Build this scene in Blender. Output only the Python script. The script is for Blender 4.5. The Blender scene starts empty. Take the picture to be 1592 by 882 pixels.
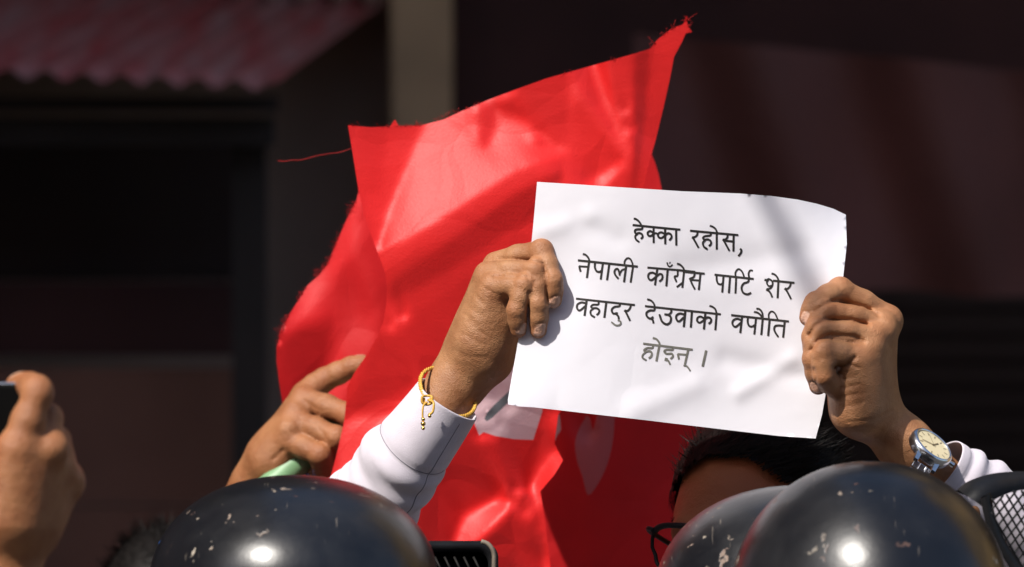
import bpy, math, random
import numpy as np
from mathutils import Vector, Matrix
from mathutils.geometry import delaunay_2d_cdt

R = math.radians
random.seed(7)
rng = np.random.default_rng(11)
scene = bpy.context.scene
COL = scene.collection

# ------------------------------------------------------------------ camera, sky, sun, exposure
CAM_H = 1.95            # the photographer holds the camera just above the crowd
FOCUS = 5.0             # metres to the sheet of paper
MM = 0.98 / 1592 / 5.0  # metres per photo pixel per metre of distance
cam_d = bpy.data.cameras.new('camera')
cam = bpy.data.objects.new('camera', cam_d); COL.objects.link(cam)
cam.location = (0, 0, CAM_H); cam.rotation_euler = (R(90), 0, 0)
cam_d.sensor_width = 36; cam_d.lens = 36 / (0.98 / 5.0)
cam_d.clip_start = 0.1; cam_d.clip_end = 2000
cam_d.dof.use_dof = True; cam_d.dof.focus_distance = FOCUS - 0.01; cam_d.dof.aperture_fstop = 7.0
scene.camera = cam

SUN = Vector((-0.43, -0.52, 0.74)).normalized()
SUN_EL = math.asin(SUN.z); SUN_AZ = math.atan2(SUN.x, SUN.y)
w = bpy.data.worlds.new("World"); scene.world = w; w.use_nodes = True
nt = w.node_tree; bg = nt.nodes['Background']
sky = nt.nodes.new('ShaderNodeTexSky'); sky.sky_type = 'NISHITA'; sky.sun_disc = False
sky.sun_elevation = SUN_EL; sky.sun_rotation = SUN_AZ; sky.dust_density = 2.0
nt.links.new(sky.outputs[0], bg.inputs[0]); bg.inputs[1].default_value = 0.12
sd = bpy.data.lights.new('sun', 'SUN'); sd.energy = 4.6; sd.angle = R(0.53); sd.color = (1.0, 0.95, 0.88)
so = bpy.data.objects.new('sun', sd); COL.objects.link(so)
so.rotation_euler = SUN.to_track_quat('Z', 'Y').to_euler(); so.location = (-6, -4, 12)

scene.view_settings.view_transform = 'Standard'; scene.view_settings.look = 'None'
scene.view_settings.gamma = 1; scene.view_settings.exposure = 0.44
scene.cycles.max_bounces = 6; scene.cycles.use_denoising = True
scene.cycles.sample_clamp_indirect = 6

# ------------------------------------------------------------------ helpers
def P(px, py, d):
    """a point seen at photo pixel (px,py) that stands d metres away"""
    return np.array([(px - 796) * MM * d, d, CAM_H - (py - 441) * MM * d])

WORLD = {}
def link(o): COL.objects.link(o); return o
def tag(o, label=None, cat=None, group=None, kind=None):
    if label: o['label'] = label
    if cat: o['category'] = cat
    if group: o['group'] = group
    if kind: o['kind'] = kind
    return o
def thing(name, loc, label, cat, group=None):
    o = link(bpy.data.objects.new(name, None)); o.location = loc; o.empty_display_size = .1
    WORLD[o.name] = np.array(loc, float)
    return tag(o, label, cat, group)
class MB:
    """collects vertices and faces in world coordinates"""
    def __init__(s): s.v = []; s.f = []; s.m = []; s.n = 0
    def add(s, v, f, mi=0):
        v = np.asarray(v, float).reshape(-1, 3)
        s.v.append(v); s.f += [tuple(int(i) + s.n for i in q) for q in f]; s.m += [mi] * len(f); s.n += len(v)
        return s
    def verts(s): return np.concatenate(s.v) if s.v else np.zeros((0, 3))
def obj(name, mb, mats, parent=None, smooth=True, attrs=None, org=None, uv=None):
    off = WORLD[parent.name] if parent is not None else (np.array(org, float) if org is not None else np.zeros(3))
    me = bpy.data.meshes.new(name)
    V = mb.verts() - off
    me.from_pydata(V.tolist(), [], mb.f)
    if not isinstance(mats, (list, tuple)): mats = [mats]
    for m in mats: me.materials.append(m)
    me.polygons.foreach_set('material_index', np.array(mb.m, dtype=np.int32))
    me.polygons.foreach_set('use_smooth', np.full(len(mb.f), bool(smooth)))
    for k, a in (attrs or {}).items():
        at = me.attributes.new(k, 'FLOAT', 'POINT'); at.data.foreach_set('value', np.asarray(a, dtype=np.float32))
    me.update()
    o = link(bpy.data.objects.new(name, me))
    if parent is not None: o.parent = parent
    else: o.location = off
    WORLD[o.name] = off
    return o
def autosharp(o, ang=35):
    me = o.data
    try: me.set_sharp_from_angle(angle=R(ang))
    except Exception: pass
    return o
def bevel(o, wd, seg=2, ang=40):
    m = o.modifiers.new('bevel', 'BEVEL'); m.width = wd; m.segments = seg; m.limit_method = 'ANGLE'; m.angle_limit = R(ang)
    m.harden_normals = False
    return o

def frame(d, up=(0, 0, 1)):
    d = np.asarray(d, float); d = d / np.linalg.norm(d)
    u = np.asarray(up, float)
    if abs(d @ u) > .95: u = np.array([1., 0, 0])
    a = np.cross(u, d); a /= np.linalg.norm(a); b = np.cross(d, a)
    return a, b, d
def cr(pts, n=6):
    """Catmull-Rom through the points"""
    p = np.asarray(pts, float)
    if len(p) < 3:
        t = np.linspace(0, 1, n + 1)[:, None]; return p[0] * (1 - t) + p[1] * t
    q = np.vstack([2 * p[0] - p[1], p, 2 * p[-1] - p[-2]]); out = []
    for i in range(1, len(q) - 2):
        for t in np.arange(n) / n:
            a, b, c, d = q[i - 1], q[i], q[i + 1], q[i + 2]
            out.append(.5 * (2 * b + (c - a) * t + (2 * a - 5 * b + 4 * c - d) * t * t + (3 * b - a - 3 * c + d) * t ** 3))
    out.append(p[-1]); return np.array(out)
def box(mb, lo, hi, mi=0):
    x0, y0, z0 = lo; x1, y1, z1 = hi
    v = [(x0, y0, z0), (x1, y0, z0), (x1, y1, z0), (x0, y1, z0), (x0, y0, z1), (x1, y0, z1), (x1, y1, z1), (x0, y1, z1)]
    return mb.add(v, [(0, 3, 2, 1), (4, 5, 6, 7), (0, 1, 5, 4), (1, 2, 6, 5), (2, 3, 7, 6), (3, 0, 4, 7)], mi)
def tube(mb, pts, r, seg=8, closed=False, mi=0, cap=True, flat=None):
    p = np.asarray(pts, float); n = len(p)
    r = np.full(n, r) if np.isscalar(r) else np.asarray(r, float)
    T = np.gradient(p, axis=0) if not closed else (np.roll(p, -1, 0) - np.roll(p, 1, 0))
    T /= np.linalg.norm(T, axis=1)[:, None] + 1e-12
    a, b, _ = frame(T[0]); V = []
    for i in range(n):
        a = a - (a @ T[i]) * T[i]; a /= np.linalg.norm(a); b = np.cross(T[i], a)
        th = np.arange(seg) / seg * 2 * np.pi
        fl = 1 if flat is None else flat
        V.append(p[i] + r[i] * (np.cos(th)[:, None] * a + fl * np.sin(th)[:, None] * b))
    F = []
    for i in range(n if closed else n - 1):
        j = (i + 1) % n
        for k in range(seg):
            l = (k + 1) % seg
            F.append((i * seg + k, i * seg + l, j * seg + l, j * seg + k))
    if cap and not closed:
        F.append(tuple(range(seg))[::-1]); F.append(tuple((n - 1) * seg + k for k in range(seg)))
    return mb.add(np.concatenate(V), F, mi)
def ball(mb, c, r, seg=12, rings=8, mi=0):
    r = np.full(3, r) if np.isscalar(r) else np.asarray(r, float)
    V = [c + r * np.array([0, 0, 1.])]; F = []
    for i in range(1, rings):
        t = math.pi * i / rings
        for k in range(seg):
            f = 2 * math.pi * k / seg
            V.append(np.asarray(c) + r * np.array([math.sin(t) * math.cos(f), math.sin(t) * math.sin(f), math.cos(t)]))
    V.append(np.asarray(c) - r * np.array([0, 0, 1.]))
    for k in range(seg): F.append((0, 1 + k, 1 + (k + 1) % seg))
    for i in range(rings - 2):
        for k in range(seg):
            a = 1 + i * seg; l = (k + 1) % seg
            F.append((a + k, a + seg + k, a + seg + l, a + l))
    a = 1 + (rings - 2) * seg
    for k in range(seg): F.append((len(V) - 1, a + (k + 1) % seg, a + k))
    return mb.add(V, F, mi)
def pip(x, y, poly):
    x = np.asarray(x, float); y = np.asarray(y, float); inside = np.zeros(x.shape, bool)
    n = len(poly); j = n - 1
    for i in range(n):
        xi, yi = poly[i]; xj, yj = poly[j]
        c = ((yi > y) != (yj > y)) & (x < (xj - xi) * (y - yi) / (yj - yi + 1e-12) + xi)
        inside ^= c; j = i
    return inside

# ---- bodies: signed distance fields meshed with surface nets
def smin(a, b, k):
    if k <= 0: return np.minimum(a, b)
    h = np.maximum(k - np.abs(a - b), 0) / k
    return np.minimum(a, b) - h * h * k * .25
class Field:
    def __init__(s, lo, hi, h):
        s.lo = np.asarray(lo, float); s.h = h
        s.n = np.ceil((np.asarray(hi) - s.lo) / h).astype(int) + 1
        s.ax = [(s.lo[i] + h * np.arange(s.n[i])).astype(np.float32) for i in range(3)]
    def new(s): return np.full(s.n, .08, np.float32)
    def block(s, lo, hi):
        a = np.clip(np.floor((lo - s.lo) / s.h).astype(int), 0, s.n); b = np.clip(np.ceil((hi - s.lo) / s.h).astype(int) + 1, 0, s.n)
        if (b <= a).any(): return None
        sl = tuple(slice(a[i], b[i]) for i in range(3))
        return sl, s.ax[0][sl[0]][:, None, None], s.ax[1][sl[1]][None, :, None], s.ax[2][sl[2]][None, None, :]
    def cone(s, V, p, q, r0, r1, k, fl=None):
        p = np.asarray(p, float); q = np.asarray(q, float); m = max(r0, r1) + k + .012
        B = s.block(np.minimum(p, q) - m, np.maximum(p, q) + m)
        if B is None: return
        sl, X, Y, Z = B; d = q - p; L2 = max(d @ d, 1e-12)
        x, y, z = X - p[0], Y - p[1], Z - p[2]
        t = np.clip((x * d[0] + y * d[1] + z * d[2]) / L2, 0, 1)
        D = np.sqrt((x - t * d[0]) ** 2 + (y - t * d[1]) ** 2 + (z - t * d[2]) ** 2) - (r0 + (r1 - r0) * t)
        V[sl] = smin(V[sl], D.astype(np.float32), k)
    def ell(s, V, c, r, k, rot=None, cut=False):
        c = np.asarray(c, float); r = np.asarray(r, float); m = r.max() + k + .012
        B = s.block(c - m, c + m)
        if B is None: return
        sl, X, Y, Z = B; x, y, z = X - c[0], Y - c[1], Z - c[2]
        if rot is not None:
            M = np.asarray(rot).T
            x, y, z = (M[0, 0] * x + M[0, 1] * y + M[0, 2] * z, M[1, 0] * x + M[1, 1] * y + M[1, 2] * z, M[2, 0] * x + M[2, 1] * y + M[2, 2] * z)
        k0 = np.sqrt((x / r[0]) ** 2 + (y / r[1]) ** 2 + (z / r[2]) ** 2)
        k1 = np.sqrt((x / r[0] ** 2) ** 2 + (y / r[1] ** 2) ** 2 + (z / r[2] ** 2) ** 2) + 1e-9
        D = (k0 * (k0 - 1) / k1).astype(np.float32)
        if cut: V[sl] = -smin(-V[sl], D, k)
        else: V[sl] = smin(V[sl], D, k)
    def groove(s, V, pts, wd, dep, ys=.06):
        pts = np.asarray(pts, float)
        B = s.block(pts.min(0) - wd * 3 - np.array([0, .02, 0]), pts.max(0) + wd * 3 + np.array([0, .02, 0]))
        if B is None: return
        sl, X, Y, Z = B; best = None
        for p, q in zip(pts[:-1], pts[1:]):
            d = q - p; x, y, z = X - p[0], (Y - p[1]), Z - p[2]
            t = np.clip((x * d[0] + z * d[2]) / max(d[0] ** 2 + d[2] ** 2, 1e-12), 0, 1)
            D = (x - t * d[0]) ** 2 + ((y - t * d[1]) * ys) ** 2 + (z - t * d[2]) ** 2
            best = D if best is None else np.minimum(best, D)
        V[sl] += (dep * np.exp(-best / wd ** 2)).astype(np.float32)
    def mesh(s, V):
        """naive surface nets"""
        h = s.h; S = V < 0; nx, ny, nz = V.shape
        c = np.zeros((nx - 1, ny - 1, nz - 1), np.uint8)
        for i in (0, 1):
            for j in (0, 1):
                for k in (0, 1): c += S[i:nx - 1 + i, j:ny - 1 + j, k:nz - 1 + k]
        act = (c > 0) & (c < 8); I = np.argwhere(act); idx = np.full(c.shape, -1, np.int64); idx[act] = np.arange(len(I))
        acc = np.zeros((len(I), 3)); cnt = np.zeros(len(I))
        cor = [(i, j, k) for i in (0, 1) for j in (0, 1) for k in (0, 1)]
        for a in cor:
            for ax in range(3):
                if a[ax]: continue
                b = list(a); b[ax] = 1
                va = V[I[:, 0] + a[0], I[:, 1] + a[1], I[:, 2] + a[2]]; vb = V[I[:, 0] + b[0], I[:, 1] + b[1], I[:, 2] + b[2]]
                x = (va < 0) != (vb < 0)
                t = np.where(x, va / np.where(x, va - vb, 1), 0)
                pt = np.tile(np.array(a, float), (len(I), 1)); pt[:, ax] += t
                acc[x] += pt[x]; cnt[x] += 1
        vert = s.lo + h * (I + acc / cnt[:, None])
        F = []
        for ax in range(3):
            u, v = (ax + 1) % 3, (ax + 2) % 3
            A = [slice(None)] * 3; Bs = [slice(None)] * 3
            A[ax] = slice(0, V.shape[ax] - 1); Bs[ax] = slice(1, V.shape[ax])
            sa = S[tuple(A)]; sb = S[tuple(Bs)]
            E = np.argwhere(sa != sb)
            E = E[(E[:, u] > 0) & (E[:, v] > 0) & (E[:, u] < V.shape[u] - 1) & (E[:, v] < V.shape[v] - 1)]
            def g(du, dv):
                e = E.copy(); e[:, u] -= du; e[:, v] -= dv
                return idx[e[:, 0], e[:, 1], e[:, 2]]
            q = np.stack([g(1, 1), g(0, 1), g(0, 0), g(1, 0)], 1)
            fl = sa[E[:, 0], E[:, 1], E[:, 2]]
            q[~fl] = q[~fl][:, ::-1]
            F.append(q)
        F = np.concatenate(F); F = F[(F >= 0).all(1)]
        return vert, F
def normals(V, F):
    n = np.zeros_like(V); f = np.cross(V[F[:, 2]] - V[F[:, 0]], V[F[:, 3]] - V[F[:, 1]])
    for i in range(4): np.add.at(n, F[:, i], f)
    return n / (np.linalg.norm(n, axis=1)[:, None] + 1e-12)
def prim_mesh(prims, h, pad=.03):
    """prims: ('c',p,q,r0,r1,k) cones and ('e',c,r,k[,rot]) ellipsoids, one smooth union"""
    lo = np.full(3, 9e9); hi = -lo
    for p in prims:
        pts = np.array([p[1], p[2]]) if p[0] == 'c' else np.array([p[1]])
        m = max(p[3], p[4]) if p[0] == 'c' else np.max(p[2])
        lo = np.minimum(lo, pts.min(0) - m); hi = np.maximum(hi, pts.max(0) + m)
    f = Field(lo - pad, hi + pad, h); V = f.new()
    for p in prims:
        if p[0] == 'c': f.cone(V, *p[1:6])
        elif p[0] == 'x': f.ell(V, p[1], p[2], p[3], p[4] if len(p) > 4 else None, cut=True)
        else: f.ell(V, p[1], p[2], p[3], p[4] if len(p) > 4 else None)
    return f.mesh(V)

# ------------------------------------------------------------------ materials
def mat(name):
    m = bpy.data.materials.new(name); m.use_nodes = True
    n = m.node_tree.nodes; return m, n, m.node_tree.links, n['Principled BSDF']
def simple(name, col, rough=.6, metal=0., spec=.5, var=.12, scale=30, bump=0., bscale=200, sheen=0):
    m, n, l, b = mat(name)
    tc = n.new('ShaderNodeTexCoord'); nz = n.new('ShaderNodeTexNoise'); nz.inputs['Scale'].default_value = scale; nz.inputs['Detail'].default_value = 6
    l.new(tc.outputs['Object'], nz.inputs['Vector'])
    rp = n.new('ShaderNodeValToRGB'); l.new(nz.outputs[0], rp.inputs[0])
    c = np.array(col); rp.color_ramp.elements[0].position = .3; rp.color_ramp.elements[1].position = .7
    rp.color_ramp.elements[0].color = (*np.clip(c * (1 - var), 0, 1), 1); rp.color_ramp.elements[1].color = (*np.clip(c * (1 + var), 0, 1), 1)
    l.new(rp.outputs[0], b.inputs['Base Color'])
    b.inputs['Roughness'].default_value = rough; b.inputs['Metallic'].default_value = metal; b.inputs['Specular IOR Level'].default_value = spec
    if sheen: b.inputs['Sheen Weight'].default_value = sheen
    if bump:
        n2 = n.new('ShaderNodeTexNoise'); n2.inputs['Scale'].default_value = bscale; n2.inputs['Detail'].default_value = 4
        l.new(tc.outputs['Object'], n2.inputs['Vector'])
        bp = n.new('ShaderNodeBump'); bp.inputs['Strength'].default_value = 1; bp.inputs['Distance'].default_value = bump
        l.new(n2.outputs[0], bp.inputs['Height']); l.new(bp.outputs[0], b.inputs['Normal'])
    return m

def skin_mat(name, col, pale, sss=.05):
    m, n, l, b = mat(name)
    tc = n.new('ShaderNodeTexCoord')
    a = n.new('ShaderNodeTexNoise'); a.inputs['Scale'].default_value = 45; a.inputs['Detail'].default_value = 5; l.new(tc.outputs['Object'], a.inputs['Vector'])
    r = n.new('ShaderNodeValToRGB'); l.new(a.outputs[0], r.inputs[0]); c = np.array(col)
    r.color_ramp.elements[0].position = .32; r.color_ramp.elements[0].color = (*(c * np.array([.80, .70, .62])), 1)
    r.color_ramp.elements[1].position = .68; r.color_ramp.elements[1].color = (*(c * np.array([1.1, 1.12, 1.1])), 1)
    prev = r.outputs[0]
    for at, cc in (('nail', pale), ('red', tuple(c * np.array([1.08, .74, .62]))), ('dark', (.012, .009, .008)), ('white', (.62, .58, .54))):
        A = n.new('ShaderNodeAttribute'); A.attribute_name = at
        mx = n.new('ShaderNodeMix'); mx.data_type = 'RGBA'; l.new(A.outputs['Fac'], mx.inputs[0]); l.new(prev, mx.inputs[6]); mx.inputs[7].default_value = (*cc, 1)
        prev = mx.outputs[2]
    l.new(prev, b.inputs['Base Color'])
    A = n.new('ShaderNodeAttribute'); A.attribute_name = 'nail'
    mr = n.new('ShaderNodeMapRange'); l.new(A.outputs['Fac'], mr.inputs[0]); mr.inputs[3].default_value = .52; mr.inputs[4].default_value = .22
    l.new(mr.outputs[0], b.inputs['Roughness'])
    b.inputs['Subsurface Weight'].default_value = sss; b.inputs['Subsurface Radius'].default_value = (1, .35, .2); b.inputs['Subsurface Scale'].default_value = .004
    v = n.new('ShaderNodeTexVoronoi'); v.inputs['Scale'].default_value = 900; l.new(tc.outputs['Object'], v.inputs['Vector'])
    w2 = n.new('ShaderNodeTexNoise'); w2.inputs['Scale'].default_value = 160; w2.inputs['Detail'].default_value = 5; l.new(tc.outputs['Object'], w2.inputs['Vector'])
    ad = n.new('ShaderNodeMath'); ad.operation = 'MULTIPLY_ADD'; l.new(w2.outputs[0], ad.inputs[0]); ad.inputs[1].default_value = 2.5; l.new(v.outputs['Distance'], ad.inputs[2])
    bp = n.new('ShaderNodeBump'); bp.inputs['Distance'].default_value = .0005; bp.inputs['Strength'].default_value = .8; b.inputs['Specular IOR Level'].default_value = .4
    l.new(ad.outputs[0], bp.inputs['Height']); l.new(bp.outputs[0], b.inputs['Normal'])
    return m

def cloth_mat(name, col, rough=.5, trans=.16, weave=.00028, scale=520, spec=.36, wr=.00030, crease=.42):
    m, n, l, b = mat(name)
    tc = n.new('ShaderNodeTexCoord')
    a = n.new('ShaderNodeTexNoise'); a.inputs['Scale'].default_value = 9; a.inputs['Detail'].default_value = 4; l.new(tc.outputs['Object'], a.inputs['Vector'])
    r = n.new('ShaderNodeValToRGB'); l.new(a.outputs[0], r.inputs[0]); c = np.array(col)
    r.color_ramp.elements[0].position = .35; r.color_ramp.elements[0].color = (*(c * .9), 1)
    r.color_ramp.elements[1].position = .65; r.color_ramp.elements[1].color = (*np.clip(c * 1.08, 0, 1), 1)
    l.new(r.outputs[0], b.inputs['Base Color']); b.inputs['Roughness'].default_value = rough; b.inputs['Specular IOR Level'].default_value = spec
    mp = n.new('ShaderNodeMapping'); mp.inputs['Rotation'].default_value = (0, R(35), 0); mp.inputs['Scale'].default_value = (1, .3, 1); l.new(tc.outputs['Object'], mp.inputs['Vector'])
    wv = n.new('ShaderNodeTexNoise'); wv.inputs['Scale'].default_value = scale; l.new(mp.outputs[0], wv.inputs['Vector'])
    m2 = n.new('ShaderNodeMapping'); m2.inputs['Rotation'].default_value = (0, R(-25), 0); m2.inputs['Scale'].default_value = (22, 22, 90); l.new(tc.outputs['Object'], m2.inputs['Vector'])
    w3 = n.new('ShaderNodeTexNoise'); w3.inputs['Scale'].default_value = 1; w3.inputs['Detail'].default_value = 3; l.new(m2.outputs[0], w3.inputs['Vector'])
    b1 = n.new('ShaderNodeBump'); b1.inputs['Distance'].default_value = weave; l.new(wv.outputs[0], b1.inputs['Height'])
    b2 = n.new('ShaderNodeBump'); b2.inputs['Distance'].default_value = wr; b2.inputs['Strength'].default_value = .8; l.new(w3.outputs[0], b2.inputs['Height']); l.new(b1.outputs[0], b2.inputs['Normal'])
    dz = n.new('ShaderNodeTexNoise'); dz.inputs['Scale'].default_value = 6; dz.inputs['Detail'].default_value = 2; l.new(tc.outputs['Object'], dz.inputs['Vector'])
    dv = n.new('ShaderNodeVectorMath'); dv.operation = 'MULTIPLY_ADD'; l.new(dz.outputs['Color'], dv.inputs[0]); dv.inputs[1].default_value = (.10, .10, .10); l.new(tc.outputs['Object'], dv.inputs[2])
    cv = n.new('ShaderNodeTexVoronoi'); cv.feature = 'DISTANCE_TO_EDGE'; cv.inputs['Scale'].default_value = 8.5; l.new(dv.outputs[0], cv.inputs['Vector'])
    cm = n.new('ShaderNodeMapRange'); l.new(cv.outputs['Distance'], cm.inputs[0]); cm.inputs[2].default_value = .16
    b3 = n.new('ShaderNodeBump'); b3.inputs['Distance'].default_value = .0022; b3.inputs['Strength'].default_value = crease; l.new(cm.outputs[0], b3.inputs['Height']); l.new(b2.outputs[0], b3.inputs['Normal'])
    b2 = b3
    l.new(b2.outputs[0], b.inputs['Normal'])
    t = n.new('ShaderNodeBsdfTranslucent'); l.new(r.outputs[0], t.inputs[0]); l.new(b2.outputs[0], t.inputs['Normal'])
    mx = n.new('ShaderNodeMixShader'); mx.inputs[0].default_value = trans
    l.new(b.outputs[0], mx.inputs[1]); l.new(t.outputs[0], mx.inputs[2]); l.new(mx.outputs[0], n['Material Output'].inputs[0])
    return m

def helmet_mat(name, seed, dust=.5):
    m, n, l, b = mat(name)
    tc = n.new('ShaderNodeTexCoord'); mp = n.new('ShaderNodeMapping'); mp.inputs['Location'].default_value = (seed, seed * .7, seed * .3); l.new(tc.outputs['Object'], mp.inputs['Vector'])
    def noise(sc, det=4, ro=.5):
        q = n.new('ShaderNodeTexNoise'); q.inputs['Scale'].default_value = sc; q.inputs['Detail'].default_value = det; q.inputs['Roughness'].default_value = ro
        l.new(mp.outputs[0], q.inputs['Vector']); return q.outputs[0]
    def ramp(src, a, bb):
        q = n.new('ShaderNodeMapRange'); l.new(src, q.inputs[0]); q.inputs[1].default_value = a; q.inputs[2].default_value = bb; return q.outputs[0]
    def mul(a, bb):
        q = n.new('ShaderNodeMath'); q.operation = 'MULTIPLY'; l.new(a, q.inputs[0])
        if isinstance(bb, float): q.inputs[1].default_value = bb
        else: l.new(bb, q.inputs[1])
        return q.outputs[0]
    smudge = mul(ramp(noise(7, 7, .62), .45, .80), dust)
    clump = ramp(noise(9, 2), .42, .58)
    # chips: sparse voronoi cells with a ragged outline
    v = n.new('ShaderNodeTexVoronoi'); v.inputs['Scale'].default_value = 68; v.inputs['Randomness'].default_value = 1
    dn = n.new('ShaderNodeTexNoise'); dn.inputs['Scale'].default_value = 90; l.new(mp.outputs[0], dn.inputs['Vector'])
    dv = n.new('ShaderNodeVectorMath'); dv.operation = 'MULTIPLY_ADD'; l.new(dn.outputs['Color'], dv.inputs[0]); dv.inputs[1].default_value = (.030, .030, .030); l.new(mp.outputs[0], dv.inputs[2])
    l.new(dv.outputs[0], v.inputs['Vector'])
    chip = ramp(v.outputs['Distance'], .30, .18)
    sel = n.new('ShaderNodeSeparateColor'); l.new(v.outputs['Color'], sel.inputs[0])
    chip = mul(chip, ramp(sel.outputs[0], .70, .72)); chip = mul(chip, clump)
    ms = n.new('ShaderNodeMapping'); ms.inputs['Rotation'].default_value = (.4, .7, .5); ms.inputs['Scale'].default_value = (300, 16, 40); l.new(mp.outputs[0], ms.inputs['Vector'])
    sc = n.new('ShaderNodeTexNoise'); sc.inputs['Scale'].default_value = 1; sc.inputs['Detail'].default_value = 2; l.new(ms.outputs[0], sc.inputs['Vector'])
    scr = mul(ramp(sc.outputs[0], .70, .76), clump)
    def mix(fac, a, bb):
        q = n.new('ShaderNodeMix'); q.data_type = 'RGBA'; l.new(fac, q.inputs[0])
        for s_, x in ((6, a), (7, bb)):
            if isinstance(x, tuple): q.inputs[s_].default_value = (*x, 1)
            else: l.new(x, q.inputs[s_])
        return q.outputs[2]
    base = mix(mul(smudge, .35), (.0045, .005, .007), (.07, .07, .072))
    ck = mix(sel.outputs[1], (.34, .30, .24), (.16, .07, .05))
    base = mix(scr, base, (.14, .12, .10)); base = mix(chip, base, ck)
    l.new(base, b.inputs['Base Color'])
    rr = n.new('ShaderNodeMath'); rr.operation = 'MULTIPLY_ADD'; l.new(smudge, rr.inputs[0]); rr.inputs[1].default_value = .26; rr.inputs[2].default_value = .29
    r2 = n.new('ShaderNodeMath'); r2.operation = 'MULTIPLY_ADD'; l.new(chip, r2.inputs[0]); r2.inputs[1].default_value = .5; l.new(rr.outputs[0], r2.inputs[2])
    l.new(r2.outputs[0], b.inputs['Roughness'])
    b.inputs['Coat Weight'].default_value = .12; b.inputs['Coat Roughness'].default_value = .2
    bp = n.new('ShaderNodeBump'); bp.inputs['Distance'].default_value = .0006; bp.inputs['Strength'].default_value = .5; bp.invert = True
    l.new(chip, bp.inputs['Height'])
    rip = n.new('ShaderNodeBump'); rip.inputs['Distance'].default_value = .0012; rip.inputs['Strength'].default_value = .35; l.new(noise(30, 5, .6), rip.inputs['Height']); l.new(bp.outputs[0], rip.inputs['Normal'])
    l.new(rip.outputs[0], b.inputs['Normal']); l.new(rip.outputs[0], b.inputs['Coat Normal'])
    return m

SKIN = skin_mat('skin_tan', (.325, .155, .074), (.56, .34, .25))
SKIN2 = skin_mat('skin_brown', (.30, .128, .056), (.45, .27, .19))
RED = cloth_mat('red_satin', (.66, .016, .016), rough=.50)
RED2 = cloth_mat('red_cloth_behind', (.56, .010, .013), rough=.55)
EMBLEM = cloth_mat('white_emblem_cloth', (.60, .42, .45), rough=.6, trans=.3)
EMBLEM_RED = cloth_mat('printed_pale_patch', (.50, .12, .13), rough=.6, trans=.3)
GREY_PRINT = simple('grey_print', (.10, .10, .11), .7)
WHITE_KNIT = simple('white_sweatshirt_knit', (.56, .515, .575), .95, var=.05, scale=60, bump=.0005, bscale=1300, sheen=.2)
SEAM = simple('grey_seam_thread', (.20, .19, .22), .8)
INK = simple('black_ink', (.012, .011, .010), .55, var=.3, scale=200)
INK2 = simple('dark_ink', (.024, .022, .020), .5, var=.3, scale=200)
INK3 = simple('grey_ink', (.15, .145, .125), .5, var=.2, scale=300)
GOLD = simple('yellow_cord', (.60, .34, .055), .45, var=.25, scale=300, bump=.0006, bscale=900)
GOLDM = simple('gold_bead', (.75, .50, .14), .25, metal=1, var=.1)
STEEL = simple('brushed_steel', (.62, .63, .66), .24, metal=1, var=.08, scale=200)
DIAL = simple('cream_dial', (.66, .58, .38), .35, var=.03)
DIALMARK = simple('dial_marks', (.16, .13, .08), .4)
GLASSV = None
BLACK_PLASTIC = simple('black_plastic', (.007, .007, .008), .45, spec=.25, var=.3, scale=60, bump=.0002, bscale=500)
WORN_RIM = simple('worn_beige_rim', (.16, .13, .10), .6, var=.4, scale=80)
HAIRM = simple('black_hair', (.007, .0055, .005), .6, var=.4, scale=250, spec=.15)
UNIFORM = simple('dark_uniform_cloth', (.018, .02, .03), .85, bump=.001, bscale=300)
TROUSER = simple('dark_trouser_cloth', (.03, .03, .035), .9, bump=.001, bscale=300)
JACKET = simple('grey_jacket_cloth', (.07, .07, .08), .9, bump=.001, bscale=300)
SHOE = simple('black_leather', (.012, .011, .01), .4)
GREEN = simple('pale_green_paint', (.16, .30, .15), .45, var=.14, scale=50)
PHONE_BACK = simple('black_phone_glass', (.002, .002, .002), .6, var=.1, spec=.06)
BLUE = simple('blue_cap_cloth', (.02, .14, .55), .6)

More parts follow.
